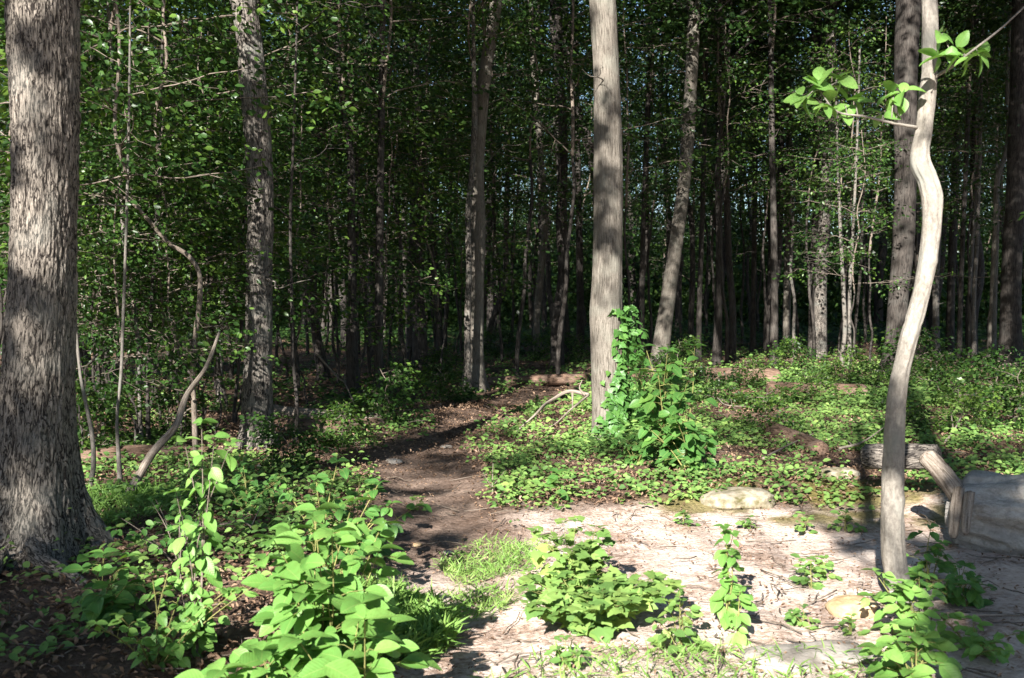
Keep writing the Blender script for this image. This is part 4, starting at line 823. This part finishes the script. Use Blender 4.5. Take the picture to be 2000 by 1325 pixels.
branch('fallen_branch', 'bundle of dry sticks in the ground cover right of the tall shrub', [(1400, 790, .1), (1430, 800, .05), (1480, 800, .04)], [[(1408, 792, .1), (1440, 806, .03)], [(1430, 800, .05), (1425, 788, .15)]], .012)
branch('fallen_branch', 'dry branch reaching down from the gaunt trunk to the pale log', [(620, 800, .9), (650, 800, .62), (675, 805, .42), (700, 815, .05)], [[(675, 805, .42), (672, 800, .6)]], .018)
branch('fallen_branch', 'forked twig lying among leaves in the left foreground', [(430, 1060, .12), (470, 1065, .15), (505, 1075, .12)], [[(470, 1065, .15), (490, 1050, .2)], [(490, 1070, .13), (510, 1050, .22)]], .007)
branch('fallen_branch', 'twig lying beside the foot of the leaning dead pole', [(455, 925, .05), (500, 915, .08), (545, 905, .1)], [], .010)
branch('dead_twig', 'small upright forked dead twig at the right edge of the path', [(962, 968, .0), (962, 968, .12), (963, 968, .27)], [[(962, 968, .06), (950, 968, .14), (943, 968, .2)], [(962, 968, .08), (975, 968, .14), (985, 968, .2)]], .007, 'dead', 'twig')
branch('fallen_branch', 'stick slanting up beside the shaded log at right', [(1845, 870, .02), (1862, 860, .1), (1880, 850, .25)], [[(1862, 860, .1), (1856, 850, .3)]], .018)
def rock(label, px, py, sx, sy, sz, m, seed, rz=0):
    r = np.random.default_rng(seed); n, k = 26, 40; th = np.linspace(.0, math.pi, n)[:, None]; ph = np.linspace(0, 2 * math.pi, k, endpoint=False)[None]
    d = np.stack([np.sin(th) * np.cos(ph), np.sin(th) * np.sin(ph), np.cos(th) + 0 * ph], -1)
    d = np.sign(d) * np.abs(d) ** .75
    q = 1 + (fbm(d[..., 0] * 1.5 + 5, d[..., 1] * 1.5 + 5, d[..., 2] * 1.5 + 5, s=seed) - .5) * .5 + (fbm(d[..., 0] * 6 + 5, d[..., 1] * 6 + 5, d[..., 2] * 6 + 5, s=seed + 5) - .5) * .1
    V = (d * q[..., None] * [sx, sy, sz]).reshape(-1, 3); i = np.arange(n - 1)[:, None] * k; j = np.arange(k)[None]; j2 = (j + 1) % k
    o = link('rock', mesh('rock', [(V, [np.stack([i + j, i + k + j, i + k + j2, i + j2], -1).reshape(-1, 4)], V)], M[m]), None, G(px, py) + [0, 0, sz * .3], rz); tag(o, label, 'rock')
rock('flat yellow sandstone lying left of the young tree foot', 1664, 1195, .125, .11, .055, 'rock_y', 1, .1)
rock('tan sandstone block at the bottom edge below the foreground shrub', 712, 1322, .10, .08, .07, 'rock_y', 2, .3)
rock('small pale stone in the path mouth', 875, 1082, .035, .03, .015, 'rock_g', 3)
rock('pale stone at the left side of the path in the sun', 770, 905, .09, .06, .03, 'rock_g', 4)
rock('low weathered slab half buried in moss at the edge of the bare earth', 1440, 985, .3, .2, .085, 'rock_m', 12, .2)
rock('flat pale stone further up the path edge', 872, 874, .07, .05, .02, 'rock_g', 5)
rock('grey stone half covered by plants in the sunny slope', 1640, 935, .17, .12, .07, 'rock_m', 6)
rock('small tan stone left of the pale stone in the path mouth', 815, 1068, .03, .025, .015, 'rock_y', 7)
rock('small stone right of the bottom sandstone block', 1445, 1165, .025, .02, .02, 'rock_y', 8)
rock('flat pale slab in the bare earth at the bottom edge', 1580, 1290, .3, .16, .03, 'rock_g', 9, .2)
